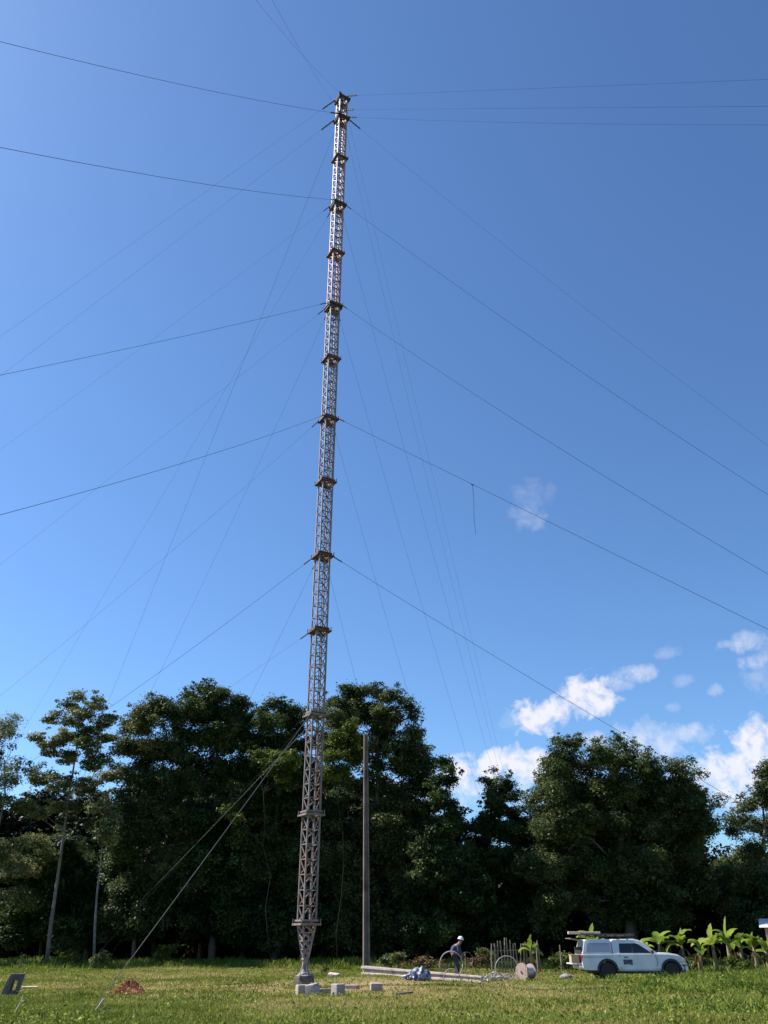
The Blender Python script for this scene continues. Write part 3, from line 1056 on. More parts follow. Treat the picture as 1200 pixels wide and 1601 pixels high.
def hpole(L, w0, w1, name, m_):
    """H-section tapered concrete pole along +z"""
    def prof(w):
        a, t, g = w / 2, w * .27, w * .16
        return [(-a, -a), (-a + t, -a), (-a + t, -g), (a - t, -g), (a - t, -a), (a, -a), (a, a), (a - t, a), (a - t, g), (-a + t, g), (-a + t, a), (-a, a)]
    mb = MB()
    p0, p1 = prof(w0), prof(w1)
    n = len(p0)
    vs = [(x, y * .75, 0) for x, y in p0] + [(x, y * .75, L) for x, y in p1]
    fs = [tuple(range(n)), tuple(range(2 * n - 1, n - 1, -1))] + [(a, (a + 1) % n, n + (a + 1) % n, n + a) for a in range(n)]
    mb.add(vs, fs)
    return mb.build(name, m_, bevel=.012)


po = hpole(12.95, .37, .25, 'concrete_pole', mat('brown_concrete', (.13, .10, .088), (.19, .15, .135), scale=4, rough=.9, bump=.3, c3=(.085, .06, .052), scale3=.8))
po.location = (gx(572.5, 50.3), 50.3, -.1)
po.rotation_euler = (0, R(-.75), R(12))
tag(po, 'tall bare grooved concrete pole standing upright right of the mast', 'pole')
lp = hpole(9.8, .42, .24, 'concrete_pole', mat('pale_concrete', (.30, .25, .235), (.42, .36, .34), scale=4, rough=.9, bump=.3, c3=(.24, .20, .19), scale3=1.2))
a, b = Vector((gx(568, 47.6), 47.6, .20)), Vector((gx(706, 41.2), 41.2, .13))
lp.location = a
lp.rotation_mode = 'QUATERNION'
lp.rotation_quaternion = (b - a).to_track_quat('Z', 'X')
tag(lp, 'long tapered concrete pole lying on the grass beside the standing one', 'pole')

# ------------------------------------------------------------------ concrete blocks, slabs and planks on the grass
blockm = mat('block_concrete', (.28, .245, .23), (.38, .34, .325), scale=8, rough=.9, bump=.3, c3=(.30, .25, .23), scale3=3)


def block(name, label, px, Yd, size, rz, tilt=(0, 0), m_=None, group=None, cat='block', sink=.02, hole=False):
    mb = MB()
    sx, sy, sz = size
    j = lambda: random.uniform(-.012, .012)
    mb.box((0, 0, 0), size)
    mb.v = [(x + j(), y + j(), z + j()) for x, y, z in mb.v]
    o = mb.build(name, m_ or blockm, bevel=min(size) * .07)
    o.location = (gx(px, Yd), Yd, sz / 2 * math.cos(tilt[0]) - sink)
    o.rotation_euler = (tilt[0], tilt[1], rz)
    tag(o, label, cat, group)
    return o


G1 = 'concrete blocks at the mast foot'
block('concrete_block', 'pale cube block left of its partner, in front of the mast foot', 471, 30.2, (.34, .34, .33), R(20), group=G1)
block('concrete_block', 'white topped tilted cube block touching its left neighbour at the mast foot', 488, 29.6, (.34, .34, .34), R(-28), (R(6), R(-9)), group=G1, sink=-.01)
block('concrete_block', 'flat low grey slab block between the two cube groups', 509, 30.6, (.42, .3, .2), R(4), group=G1)
block('concrete_block', 'dark faced cube block standing rightmost in the front row', 528, 30.0, (.34, .34, .36), R(38), group=G1)
block('concrete_block', 'small pale lump block right behind the mast footing', 497, 34.3, (.2, .18, .16), R(15), group=G1)
block('concrete_block', 'low pale slab with dark side right of the mast foot', 549, 34.2, (.5, .34, .14), R(-18), group=G1)
block('concrete_block', 'square grey block alone right of the mast foot blocks', 588, 33.4, (.42, .34, .24), R(8), group=G1)
block('concrete_block', 'small pinkish broken block further back on the bare ground', 521, 43.5, (.5, .3, .22), R(-24), (R(9), R(5)), mat('pink_rubble', (.42, .28, .25), (.6, .5, .46), scale=9, rough=.9), group=G1)
plankw = mat('weathered_plank', (.42, .33, .21), (.55, .45, .31), scale=7, rough=.8)
darkw = mat('dark_plank', (.06, .05, .045), (.10, .085, .07), scale=7, rough=.85)
brownw = mat('brown_plank', (.22, .12, .08), (.32, .19, .13), scale=7, rough=.85)
block('plank', 'dark short plank lying on the grass below the plastic sheet', 631, 31.3, (.62, .16, .05), R(14), (0, R(-5)), darkw, cat='plank', group='planks on the grass')
block('plank', 'long pale plank left of the brown leaf heap', 100, 30.6, (.82, .12, .07), R(-1), m_=plankw, cat='plank', group='planks on the grass')
block('plank', 'short pale plank end nearest the brown leaf heap', 134, 30.9, (.3, .11, .06), R(3), m_=plankw, cat='plank', group='planks on the grass')
block('plank', 'brown board lying behind the cube blocks', 535, 35.3, (.9, .14, .05), R(-6), m_=brownw, cat='plank', group='planks on the grass')
block('plank', 'tan board beside the leaning grey frame', 46, 34.5, (.55, .3, .09), R(20), m_=plankw, cat='plank', group='planks on the grass')
block('stone', 'small white stone in the bottom left grass', 54, 23.8, (.11, .09, .08), R(30), cat='stone')

# leaning frame at the left edge
fr = empty('leaning_frame', (gx(15, 29.6), 29.6, -.03), R(10))
fr.scale = (.68, .7, .78)
frm = mat('frame_concrete', (.085, .072, .08), (.125, .11, .12), scale=6, rough=.9, bump=.3)
m = MB()
tl = Matrix(((1, 0, .22), (0, 1, 0), (0, 0, 1)))
for c, s in (((-.22, 0, .42), (.19, .16, .86)), ((.22, 0, .42), (.2, .16, .86)), ((0, 0, .12), (.25, .155, .27)), ((0, 0, .73), (.25, .155, .24))):
    m.box(tl @ Vector(c), s, tl)
m.build('panel', frm, fr, bevel=.02)
m = MB()
m.bar((-.14, .09, .78), (-.44, .2, .0), .14, .1)
m.bar((.06, .10, .80), (-.15, .35, .0), .1, .1)
m.build('leg', frm, fr, bevel=.01)
tag(fr, 'dark grey slab frame with an oval opening leaning at the left edge', 'frame')

# heap of brown leaves
def heap():
    n = 5200
    u = rng.random(n) ** .55
    a = rng.random(n) * 2 * math.pi
    x = np.cos(a) * u * .66
    y = np.sin(a) * u * .5
    z = .27 * (1 - u ** 1.3) * (1 + .35 * np.sin(3 * a + 1)) * (1 + .25 * (x > .1)) + rng.random(n) * .05
    return leaf_quads(np.stack([x, y, np.maximum(z, .01)], 1), rng.normal(size=(n, 3)) * .8 + np.array([0, 0, .8]), .05 + .09 * rng.random(n), .5)


v, f = heap()
o = np_mesh('leaf_heap', v, f, leafmat('brown_leaves', (.26, .10, .05), (.52, .25, .12), (.78, .52, .30), .1, clump=4), tint=np.repeat(rng.random(len(f)), 4))
o.location = (gx(197, 30.4), 30.4, 0)
tag(o, 'heap of orange-brown dead leaves and earth on the grass at left', 'leaf heap')

# plastic sheet bundle
def sheet():
    bm = bmesh.new()
    bmesh.ops.create_icosphere(bm, subdivisions=4, radius=1)
    for v in bm.verts:
        p = v.co
        a = math.atan2(p.y, p.x)
        fold = .16 * math.sin(9 * a + 3 * p.z) + .1 * math.sin(17 * a - 2 * p.z) + .06 * math.sin(11 * p.x + 7 * p.z)
        r = 1 + fold * (1 - max(0, p.z) * .5)
        z = p.z
        v.co = Vector((p.x * r * .5 * (1.05 - .45 * z), p.y * r * .32 * (1.05 - .4 * z), max(-.02, .2 + .32 * z + .04 * math.sin(8 * p.x))))
        v.co.x += .18 * max(0, z)
    me = bpy.data.meshes.new('plastic_sheet')
    bm.to_mesh(me)
    bm.free()
    o = bpy.data.objects.new('plastic_sheet', me)
    COL.objects.link(o)
    return o


o = sheet()
o.data.materials.append(mat('crumpled_plastic', (.055, .065, .13), (.36, .37, .44), scale=5, rough=.35, lo=.44, hi=.60))
o.location = (gx(652, 41.6), 41.6, 0)
tag(o, 'crumpled white and dark blue plastic sheet bundled against the lying pole', 'plastic sheet')

# ------------------------------------------------------------------ cable hoops, reel, tangle
hosem = mat('pale_conduit', (.24, .20, .21), (.36, .31, .32), scale=9, rough=.5)


def hoop(label, px, Yd, rad, zc, rz, tube=.022, turns=2, tilt=0, m_=None):
    m = MB()
    pts = []
    n = 40 * turns
    for i in range(n + 1):
        a = 2 * math.pi * turns * i / n
        rr = rad * (1 + .02 * math.sin(a * 1.5))
        pts.append(Vector((math.cos(a) * rr, .04 * math.sin(a / turns * 1.0) + .02 * math.cos(3 * a), math.sin(a) * rr)))
    m.tube(pts, tube, 6)
    o = m.build('conduit_hoop', m_ or hosem, smooth=True)
    o.location = (gx(px, Yd), Yd, zc)
    o.rotation_euler = (tilt, 0, rz)
    tag(o, label, 'hoop', 'coils of pale conduit')
    return o


hoop('large upright hoop of pale conduit held by the bending person', 706, 43.4, .55, .56, R(6), .022, 2)
hoop('tall arc of pale conduit standing beside the wooden cable reel', 793, 41.6, .52, .44, R(-8), .02, 1, R(-14))
hoop('small dark conduit loop behind the bending person', 731, 45.2, .30, .75, R(10), .015, 1, 0, mat('dark_conduit', (.08, .07, .09), (.12, .10, .12), rough=.6))
hoop('low half loop of conduit under the end of the lying pole', 706, 40.6, .36, .10, R(4), .02, 1, R(6))

reel = empty('cable_reel', (gx(817, 40.4), 40.4, 0), R(42))
woodp = mat('reel_wood', (.33, .24, .21), (.46, .35, .31), scale=10, rough=.8, c3=(.36, .22, .17), scale3=5)
ry = Matrix.Rotation(R(90), 3, 'Y')
m = MB()
m.lathe([(.045, -.03), (.34, -.03), (.35, -.02), (.35, .02), (.34, .03), (.045, .03)], (0, 0, .35), 26, ry)
for k in range(7):
    yy = -.27 + k * .09
    hh = math.sqrt(max(.01, .33 ** 2 - yy ** 2))
    m.box((-.036, yy, .35), (.014, .08, hh * 2))
m.build('flange', woodp, reel)
m = MB()
m.lathe([(.30, .55), (.31, .56), (.31, .59), (.30, .60)], (0, 0, .35), 26, ry)
m.build('flange', woodp, reel)
m = MB()
for k in range(15):
    x = .05 + k * .034
    m.lathe([(.21, x - .016), (.235, x - .008), (.235, x + .008), (.21, x + .016)], (0, 0, .35), 22, ry)
m.build('cable_winding', mat('wound_cable', (.45, .40, .44), (.60, .55, .58), scale=6, rough=.3, metal=.4), reel, smooth=True)
m = MB()
m.lathe([(.04, -.08), (.04, .0)], (0, 0, .35), 12, ry)
m.build('hub', dark_rust, reel)
tag(reel, 'wooden cable reel lying on its rims in the grass, round flange toward the left', 'cable reel')

m = MB()
for k in range(34):
    cx, cy = random.uniform(-.9, .8), random.uniform(-.35, .35)
    a0 = random.uniform(0, 6.28)
    r_ = random.uniform(.1, .34)
    sp = random.uniform(1.0, 4.5)
    fl = random.uniform(.15, .9)
    pts = []
    for i in range(12):
        a = a0 + sp * i / 11
        pts.append(Vector((cx + math.cos(a) * r_ * 1.3, cy + math.sin(a) * r_, max(.03, .12 + math.sin(a * 1.3 + k) * r_ * fl))))
    m.tube(pts, random.uniform(.010, .022), 5)
o = m.build('cable_tangle', mat('cable_grey', (.22, .20, .23), (.42, .39, .41), scale=3, rough=.5), smooth=True)
o.location = (gx(785, 41.0), 41.0, 0)
tag(o, 'tangle of pale grey cables heaped between the hoop and the reel', 'cables')
for i, (px, Yd, s, lab) in enumerate([(744, 42.0, .12, 'leftmost'), (751, 41.8, .16, 'second from the left'), (758, 41.6, .14, 'third from the left'), (764, 39.7, .15, 'nearest')]):
    block('white_rubble', lab + ' of the small white rubble pieces left of the cable tangle', px, Yd, (s, s * .8, s * .6), i * 1.1, m_=mat('white_rubble', (.6, .57, .52), (.72, .7, .66), rough=.9), cat='rubble', group='white rubble pieces', sink=-.03)

# ------------------------------------------------------------------ person
def skin_mesh(name, chain, edges, root_i, sub=2):
    me = bpy.data.meshes.new(name + '_src')
    me.from_pydata([c[0] for c in chain], edges, [])
    o = bpy.data.objects.new(name + '_src', me)
    COL.objects.link(o)
    o.modifiers.new('s', 'SKIN').use_smooth_shade = True
    for i, c in enumerate(chain):
        r = c[1]
        me.skin_vertices[0].data[i].radius = r if isinstance(r, tuple) else (r, r)
        me.skin_vertices[0].data[i].use_root = (i == root_i)
    s = o.modifiers.new('d', 'SUBSURF')
    s.levels = s.render_levels = sub
    bpy.context.view_layer.update()
    dg = bpy.context.evaluated_depsgraph_get()
    out = bpy.data.meshes.new_from_object(o.evaluated_get(dg))
    out.name = name
    bpy.data.objects.remove(o)
    return out


def person():
    root = empty('person', (gx(711, 44.0), 44.0, 0), R(-8))
    skinc = mat('skin', (.20, .11, .075), (.24, .135, .095), rough=.55)
    J = [((-.05, 0, .93), (.16, .13)), ((-.055, 0, 1.08), (.15, .13)), ((.03, 0, 1.26), (.17, .155)), ((.16, 0, 1.37), (.15, .13)),
         ((.25, 0, 1.43), .064), ((.305, 0, 1.51), (.085, .08)), ((.325, 0, 1.60), (.09, .085)), ((.32, 0, 1.67), (.06, .06)),   # 4-7 neck, head
         ((.02, .10, .86), .10), ((.10, .13, .50), .068), ((.04, .14, .12), .045), ((.05, .14, .05), .045), ((.20, .15, .04), .035),  # left leg 8-12
         ((.02, -.10, .86), .10), ((.17, -.12, .49), .068), ((.12, -.13, .12), .045), ((.13, -.13, .05), .045), ((.28, -.13, .04), .035),  # right leg 13-17
         ((.20, .19, 1.36), .062), ((.25, .24, 1.12), .047), ((.42, .17, .93), .033), ((.47, .14, .87), (.036, .02)),  # left arm 18-21
         ((.20, -.19, 1.36), .062), ((.22, -.23, 1.11), .047), ((.36, -.18, .90), .033), ((.40, -.16, .83), (.036, .02))]  # right arm 22-25
    E = [(0, 1), (1, 2), (2, 3), (3, 4), (4, 5), (5, 6), (6, 7), (0, 8), (8, 9), (9, 10), (10, 11), (11, 12), (0, 13), (13, 14), (14, 15), (15, 16), (16, 17),
         (3, 18), (18, 19), (19, 20), (20, 21), (3, 22), (22, 23), (23, 24), (24, 25)]
    me = skin_mesh('body', J, E, 0)
    m = MB()
    m.v = [tuple(v.co) for v in me.vertices]
    m.f = [tuple(p.vertices) for p in me.polygons]
    # face: nose, ears
    m.tube([(.40, 0, 1.585), (.428, 0, 1.565), (.405, 0, 1.55)], [.010, .017, .012], 6)
    for s in (-1, 1):
        m.tube([(.315, s * .085, 1.545), (.31, s * .096, 1.575), (.32, s * .088, 1.60)], [.010, .016, .010], 6)
    # fingers curling round the hoop
    for (hx, hy, hz), side in (((.48, .14, .855), 1), ((.41, -.16, .815), -1)):
        for k in range(4):
            o = (k - 1.5) * .019
            L = (.030, .034, .032, .026)[k]
            p0 = Vector((hx + .004, hy + o, hz))
            m.tube([p0, p0 + Vector((.022, 0, -L * .8)), p0 + Vector((.010, 0, -L * 1.7)), p0 + Vector((-.016, 0, -L * 1.9))], [.0095, .009, .0085, .007], 6)
        p0 = Vector((hx - .02, hy - side * .03, hz + .01))
        m.tube([p0, p0 + Vector((.012, -side * .012, -.03)), p0 + Vector((.02, -side * .004, -.055))], [.011, .010, .008], 6)
    m.build('body', skinc, root, smooth=True, fix=False)
    # face details
    f = MB()
    for s in (-1, 1):
        f.lathe([(.001, -.008), (.010, -.004), (.011, .0), (.001, .008)], (.402, s * .032, 1.60), 8, ry)
    f.build('eye', mat('eye', (.03, .025, .02)), root)
    f = MB()
    f.tube([(.397, -.028, 1.528), (.406, 0, 1.526), (.397, .028, 1.528)], [.005, .008, .005], 6)
    f.build('mouth', mat('lips', (.20, .08, .06)), root)
    f = MB()
    f.lathe([(.088, 1.60 - 1.60), (.093, .03), (.08, .06), (.03, .075)], (.305, 0, 1.555), 12)
    f.build('hair', mat('hair', (.012, .010, .009)), root)
    # clothes: same skeleton, a little wider
    def grow(ids, g, name, material, extra=None):
        ch = []
        mp = {}
        for i in ids:
            c, r = J[i]
            r = r if isinstance(r, tuple) else (r, r)
            mp[i] = len(ch)
            ch.append((c, (r[0] + g, r[1] + g)))
        ed = [(mp[a], mp[b]) for a, b in E if a in mp and b in mp]
        if extra:
            for i, (c, r) in extra:
                ed.append((mp[i], len(ch)))
                ch.append((c, (r, r)))
        mm = skin_mesh(name, ch, ed, 0)
        mm.materials.clear()
        mm.materials.append(material)
        o = bpy.data.objects.new(name, mm)
        COL.objects.link(o)
        o.parent = root
        mm.polygons.foreach_set('use_smooth', [True] * len(mm.polygons))
        return o
    grow([0, 1, 2, 3, 18, 19, 22, 23], .016, 'shirt', mat('navy_shirt', (.030, .034, .075), (.06, .065, .12), scale=5, rough=.8),
         [(19, ((.38, .19, .975), .042)), (23, ((.33, -.19, .945), .042))])
    grow([0, 8, 9, 13, 14], .018, 'trousers', mat('dark_trousers', (.025, .025, .045), (.045, .045, .075), scale=5, rough=.85),
         [(9, ((.05, .14, .14), .066)), (14, ((.13, -.13, .14), .066))])
    b = MB()
    for (x, y) in ((.10, .145), (.18, -.13)):
        b.lathe([(.055, .0), (.06, .03), (.052, .07), (.05, .17)], (x - .06, y, -.005), 10)
        b.tube([(x - .08, y, .045), (x + .02, y, .045), (x + .11, y, .035), (x + .15, y, .03)], [.045, .05, .045, .025], 8)
    b.build('boots', mat('boot_leather', (.03, .022, .018), rough=.7), root, smooth=True)
    h = MB()
    rt = Matrix.Rotation(R(14), 3, 'Y')
    h.lathe([(.132, 0), (.128, .02), (.118, .06), (.09, .105), (.05, .13), (.008, .138)], (.31, 0, 1.615), 20, rt)
    h.lathe([(.105, -.003), (.150, -.002), (.152, .008), (.130, .014)], (.325, 0, 1.612), 20, rt)
    h.build('helmet', mat('white_helmet', (.78, .78, .76), (.82, .82, .80), rough=.35), root, smooth=True)
    root.scale = (1.08, 1.12, 1.0)
    tag(root, 'person in dark clothes and white helmet bending over a conduit hoop', 'person')


person()

# ------------------------------------------------------------------ pickup truck
def truck():
    root = empty('pickup_truck', (gx(986.5, 42.4) - 2.6, 42.4, 0.0), R(0))
    paint = mat('white_paint', (.60, .60, .61), (.69, .69, .70), scale=2, rough=.3, spec=.6)
    plastic = mat('black_plastic', (.035, .037, .045), (.05, .052, .06), scale=8, rough=.6)
    glass = glassmat('tinted_glass', (.015, .017, .022), .06)
    chrome = mat('chrome', (.6, .6, .62), rough=.2, metal=.9)

    def arch(cx, r, x_from_right=True):
        return [(cx + r * math.cos(a), .40 + r * math.sin(a)) for a in [math.pi * k / 10 for k in range(0, 11)]]
    # lower body with wheel arches, bottom traced from front to rear
    fa = arch(4.40, .44)
    ra = arch(1.24, .44)
    prof = [(0.02, .52), (0.0, .80), (0.03, 1.08), (.06, 1.12), (1.60, 1.13), (3.72, 1.13), (4.25, 1.12), (4.85, 1.05), (5.10, .96), (5.19, .78), (5.20, .50), (5.12, .40),
            (fa[0][0], .40)] + fa[1:-1] + [(fa[-1][0], .40), (3.6, .37), (2.0, .37), (ra[0][0], .40)] + ra[1:-1] + [(ra[-1][0], .42), (.1, .44)]
    ins = lambda x, z: (.05 * max(0, (x - 4.5) / .7) ** 2 * 3.2) + .035 * max(0, (z - .9) / .25) + (.04 if z < .42 else 0)
    MB().prism(prof, -.88, .88, ins).build('body', paint, root, bevel=.035)
    # cab
    w = lambda x, z: .055 + .20 * max(0, (z - 1.12) / .62)
    MB().prism([(1.60, 1.12), (1.60, 1.70), (1.72, 1.745), (2.75, 1.755), (3.02, 1.70), (3.20, 1.62), (3.86, 1.115)], -.88, .88, w).build('cab', paint, root, bevel=.04)
    # canopy over the bed
    w2 = lambda x, z: .05 + .17 * max(0, (z - 1.12) / .62)
    cpy = MB().prism([(.04, 1.12), (.22, 1.66), (.32, 1.73), (1.50, 1.75), (1.565, 1.70), (1.565, 1.12)], -.88, .88, w2).build('canopy', paint, root, bevel=.04)
    gp = lambda x, z, side, ww, off: (x, side * (.88 - ww(x, z) + off), z)

    def pane(name, pts, side, ww, m_, par, off=.006, th=.02):
        a = [gp(x, z, side, ww, off) for x, z in pts]
        b = [gp(x, z, side, ww, off - th) for x, z in pts]
        n = len(pts)
        return MB().add(a + b, [tuple(range(n)), tuple(range(2 * n - 1, n - 1, -1))] + [(k, (k + 1) % n, n + (k + 1) % n, n + k) for k in range(n)]).build(name, m_, par)
    cglass = glassmat('canopy_glass', (.30, .33, .40), .15)
    for side in (-1, 1):
        pane('canopy_window', [(.26, 1.20), (.36, 1.55), (.42, 1.58), (1.46, 1.59), (1.50, 1.56), (1.50, 1.20)], side, w2, cglass, cpy)
        d = pane('door', [(1.98, .47), (1.90, 1.10), (3.62, 1.10), (3.72, .80), (3.62, .47)], side, lambda x, z: ins(x, z) if z > .5 else ins(x, .5), paint, root, .004, .02)
        wn_ = pane('window', [(1.92, 1.16), (1.98, 1.56), (2.78, 1.57), (2.95, 1.53), (3.52, 1.16)], side, w, glass, d)
        # interior glimpse: B pillar
        pane('pillar', [(2.55, 1.16), (2.57, 1.57), (2.63, 1.57), (2.63, 1.16)], side, w, plastic, wn_, .012, .014)
        sm = MB()
        for q0, q1 in (((1.93, .48), (1.885, 1.12)), ((3.66, .50), (3.76, .80)), ((3.76, .80), (3.66, 1.12)), ((.10, .98), (1.55, .99))):
            sm.bar((q0[0], side * (.882 - ins(*q0)), q0[1]), (q1[0], side * (.882 - ins(*q1)), q1[1]), .014, .012)
        sm.build('body_seam', plastic, root)
        h = MB()
        yy = side * .885
        h.bar((2.10, yy, .985), (2.30, yy, .985), .03, .04)
        h.build('handle', plastic, d)
        pane('door_sticker', [(2.05, .66), (2.05, .88), (2.50, .88), (2.50, .66)], side, lambda x, z: 0, mat('dark_sticker', (.04, .05, .08), (.13, .15, .20), scale=18, rough=.6, lo=.5, hi=.62), d, .008, .01)
        mr = MB()
        mr.box((3.50, side * .99, 1.20), (.12, .2, .16))
        mr.bar((3.46, side * .86, 1.15), (3.48, side * .95, 1.17), .05)
        mr.build('mirror', plastic, root, bevel=.03)
        # flares
        for cx in (1.24, 4.40):
            fl = MB()
            for k in range(12):
                a0, a1 = math.pi * (k / 12) - .08, math.pi * ((k + 1) / 12)
                p = lambda a, r: (cx + r * math.cos(a), .40 + r * math.sin(a))
                q = [p(a0, .43), p(a1, .43), p(a1, .53), p(a0, .53)]
                ys_ = (side * .80, side * .925)
                vs = [(x, ys_[0], z) for x, z in q] + [(x, ys_[1], z) for x, z in q]
                fl.add(vs, [(0, 1, 2, 3), (7, 6, 5, 4), (0, 4, 5, 1), (1, 5, 6, 2), (2, 6, 7, 3), (3, 7, 4, 0)])
            fl.build('wheel_flare', plastic, root)
        sl = MB()
        sl.box((2.82, side * .86, .37), (2.1, .12, .07))
        sl.build('side_step', plastic, root, bevel=.02)
        hl = MB()
        hl.box((4.98, side * .68, .86), (.26, .26, .15), Matrix.Rotation(R(12), 3, 'Y'))
        hl.build('headlight', glassmat('lamp_glass', (.55, .57, .6), .1), root, bevel=.03)
        tl_ = MB()
        tl_.box((.02, side * .78, .93), (.07, .15, .3))
        tl_.build('taillight', mat('lamp_red', (.4, .03, .03), rough=.3), root, bevel=.015)
    # windscreen
    MB().add([(3.24, -.66, 1.605), (3.24, .66, 1.605), (3.82, .76, 1.165), (3.82, -.76, 1.165), (3.215, -.66, 1.59), (3.215, .66, 1.59), (3.79, .76, 1.15), (3.79, -.76, 1.15)],
             [(0, 1, 2, 3), (7, 6, 5, 4), (0, 4, 5, 1), (1, 5, 6, 2), (2, 6, 7, 3), (3, 7, 4, 0)]).build('windscreen', glass, root)
    # bonnet crown
    MB().prism([(3.80, 1.12), (3.86, 1.165), (4.40, 1.165), (4.86, 1.09), (5.02, 1.0), (4.9, 1.0)], -.70, .70).build('bonnet', paint, root, bevel=.03)
    gr = MB()
    gr.box((5.17, 0, .74), (.06, .9, .22))
    gr.box((5.19, 0, .74), (.06, .8, .03))
    gr.build('grille', plastic, root)
    bm_ = MB()
    bm_.box((5.18, 0, .5), (.16, 1.62, .24))
    bm_.build('bumper', paint, root, bevel=.04)
    MB().box((-.06, 0, .56), (.16, 1.5, .14)).build('bumper', paint, root, bevel=.04)
    ch = MB()
    ch.box((2.7, 0, .36), (4.4, 1.1, .14))
    ch.box((2.7, 0, .52), (4.9, 1.5, .3))
    ch.build('chassis', plastic, root)
    # rear hatch up, tailgate down
    ht = MB()
    ht.bar((.20, 0, 1.69), (-.42, 0, 1.78), 1.30, .035, up=(0, 0, 1))
    ht.build('rear_hatch', glassmat('hatch_glass', (.25, .24, .22), .2), root)
    tg = MB()
    tg.box((-.24, 0, .70), (.46, 1.4, .06))
    tg.build('tailgate', paint, root, bevel=.015)
    bk = MB()  # near-black panels standing in for the shade inside the open bed
    bk.box((.03, 0, 1.27), (.03, 1.42, .28))
    bk.box((-.0, 0, .92), (.03, 1.38, .34))
    bk.build('cargo_shade_panel', mat('inside_shade', (.015, .015, .015), rough=.9), root)
    # wheels
    for cx, yy in ((1.24, -.80), (4.40, -.80), (1.24, .80), (4.40, .80)):
        rx = Matrix.Rotation(R(90), 3, 'X')
        ty = MB().lathe([(.24, -.12), (.345, -.12), (.375, -.09), (.38, 0), (.375, .09), (.345, .12), (.24, .12)], (0, 0, 0), 28, rx)
        wheel = ty.build('wheel', mat('tyre_rubber', (.022, .021, .022), (.035, .033, .032), scale=20, rough=.9), root, smooth=False)
        wheel.location = (cx, yy, .385)
        rim = MB().lathe([(.10, -.10), (.20, -.105), (.235, -.125), (.235, .125), (.20, .105), (.10, .10)], (0, 0, 0), 20, rx)
        for k in range(6):
            a = k * math.pi / 3
            rim.bar((math.cos(a) * .05, -.115 if yy < 0 else .115, math.sin(a) * .05), (math.cos(a) * .21, -.115 if yy < 0 else .115, math.sin(a) * .21), .05, .03)
        rim.build('rim', mat('rim_grey', (.06, .06, .065), rough=.4, metal=.6), wheel)
    # roof rack
    rk = MB()
    for y_ in (-.62, .62):
        rk.bar((.25, y_, 1.88), (2.55, y_, 1.86), .04)
        for x_ in (.35, 1.0, 1.45, 2.0, 2.45):
            rk.bar((x_, y_, 1.72), (x_, y_, 1.89), .03)
    for x_ in (.30, .8, 1.3, 1.8, 2.3):
        rk.bar((x_, -.64, 1.895), (x_, .64, 1.895), .045, .035)
    rk.build('roof_rack', plastic, root)
    root.scale = (.912, .95, .945)
    root.location = (gx(987.5, 42.4) - 2.37, 42.4, -.03)
    tag(root, 'white pickup truck with canopy and roof rack parked facing right', 'pickup truck')
    bx_ = root.location
    # load on the rack: things of their own
    ld = empty('ladder', (bx_.x + 1.45, bx_.y - .25, 1.83))
    dk = mat('ladder_wood', (.07, .045, .04), (.13, .085, .07), scale=6, rough=.8)
    a = MB()
    a.bar((-1.28, 0, 0), (1.2, 0, -.03), .05, .07)
    a.build('rail', dk, ld)
    a = MB()
    a.bar((-1.28, .42, 0), (1.2, .42, -.03), .05, .07)
    a.build('rail', dk, ld)
    for k in range(9):
        a = MB()
        a.bar((-1.2 + k * .29, .02, 0), (-1.2 + k * .29, .40, 0), .03)
        a.build('rung', dk, ld)
    tag(ld, 'dark brown ladder lying on the truck roof rack', 'ladder')
    pk = MB().box((0, 0, 0), (1.5, .22, .11)).build('plank', mat('pale_timber', (.55, .42, .28), (.66, .53, .38), scale=8, rough=.8), bevel=.01)
    pk.location = (bx_.x + .45, bx_.y + .25, 1.885)
    tag(pk, 'pale thick plank sticking out behind the truck roof', 'plank', 'planks carried by the truck')
    sk = MB().lathe([(.2, 0), (.3, .08), (.31, .25), (.22, .42), (.10, .5), (.06, .56)], (0, 0, 0), 14).build('sack', mat('grey_sack', (.17, .17, .18), (.26, .26, .27), scale=5, rough=.9), smooth=True)
    sk.scale = (.95, .8, .42)
    sk.location = (bx_.x - .62, bx_.y + .1, 0)
    tag(sk, 'pale grey sack on the grass behind the truck tail', 'sack')
    bx2 = MB().box((0, 0, .15), (.36, .5, .3)).box((0, 0, .31), (.39, .53, .03)).build('carton', mat('carton', (.40, .28, .18), (.5, .37, .25), scale=6, rough=.9))
    bx2.location = (bx_.x - .25, bx_.y - .35, .67)
    tag(bx2, 'tan carton sitting on the open truck tailgate', 'carton')


truck()

# ------------------------------------------------------------------ stake fence and posts
fen = empty('stake_fence', (gx(808, 52.0), 52.0, 0), R(-3))
stk = mat('stake_wood', (.20, .155, .11), (.34, .28, .20), scale=6, rough=.9)
for i in range(16):
    x_ = -1.36 + i * .178 + random.uniform(-.04, .04)
    hgt = random.uniform(1.38, 1.62) * (1.08 if i in (4, 5) else 1)
    r_ = random.uniform(.034, .055)
    m = MB().tube([(x_, 0, -.1), (x_ + random.uniform(-.03, .03), 0, hgt * .5), (x_ + random.uniform(-.07, .07), 0, hgt)], [r_, r_ * .95, r_ * .7], 6)
    m.build('stake', stk, fen)
m = MB()
m.bar((-1.42, .06, 1.05), (1.4, .06, 1.1), .04)
m.bar((-1.42, .06, .5), (1.4, .06, .5), .04)
m.build('rail', stk, fen)
tag(fen, 'rough fence of upright wooden stakes in front of the dark trees', 'fence')
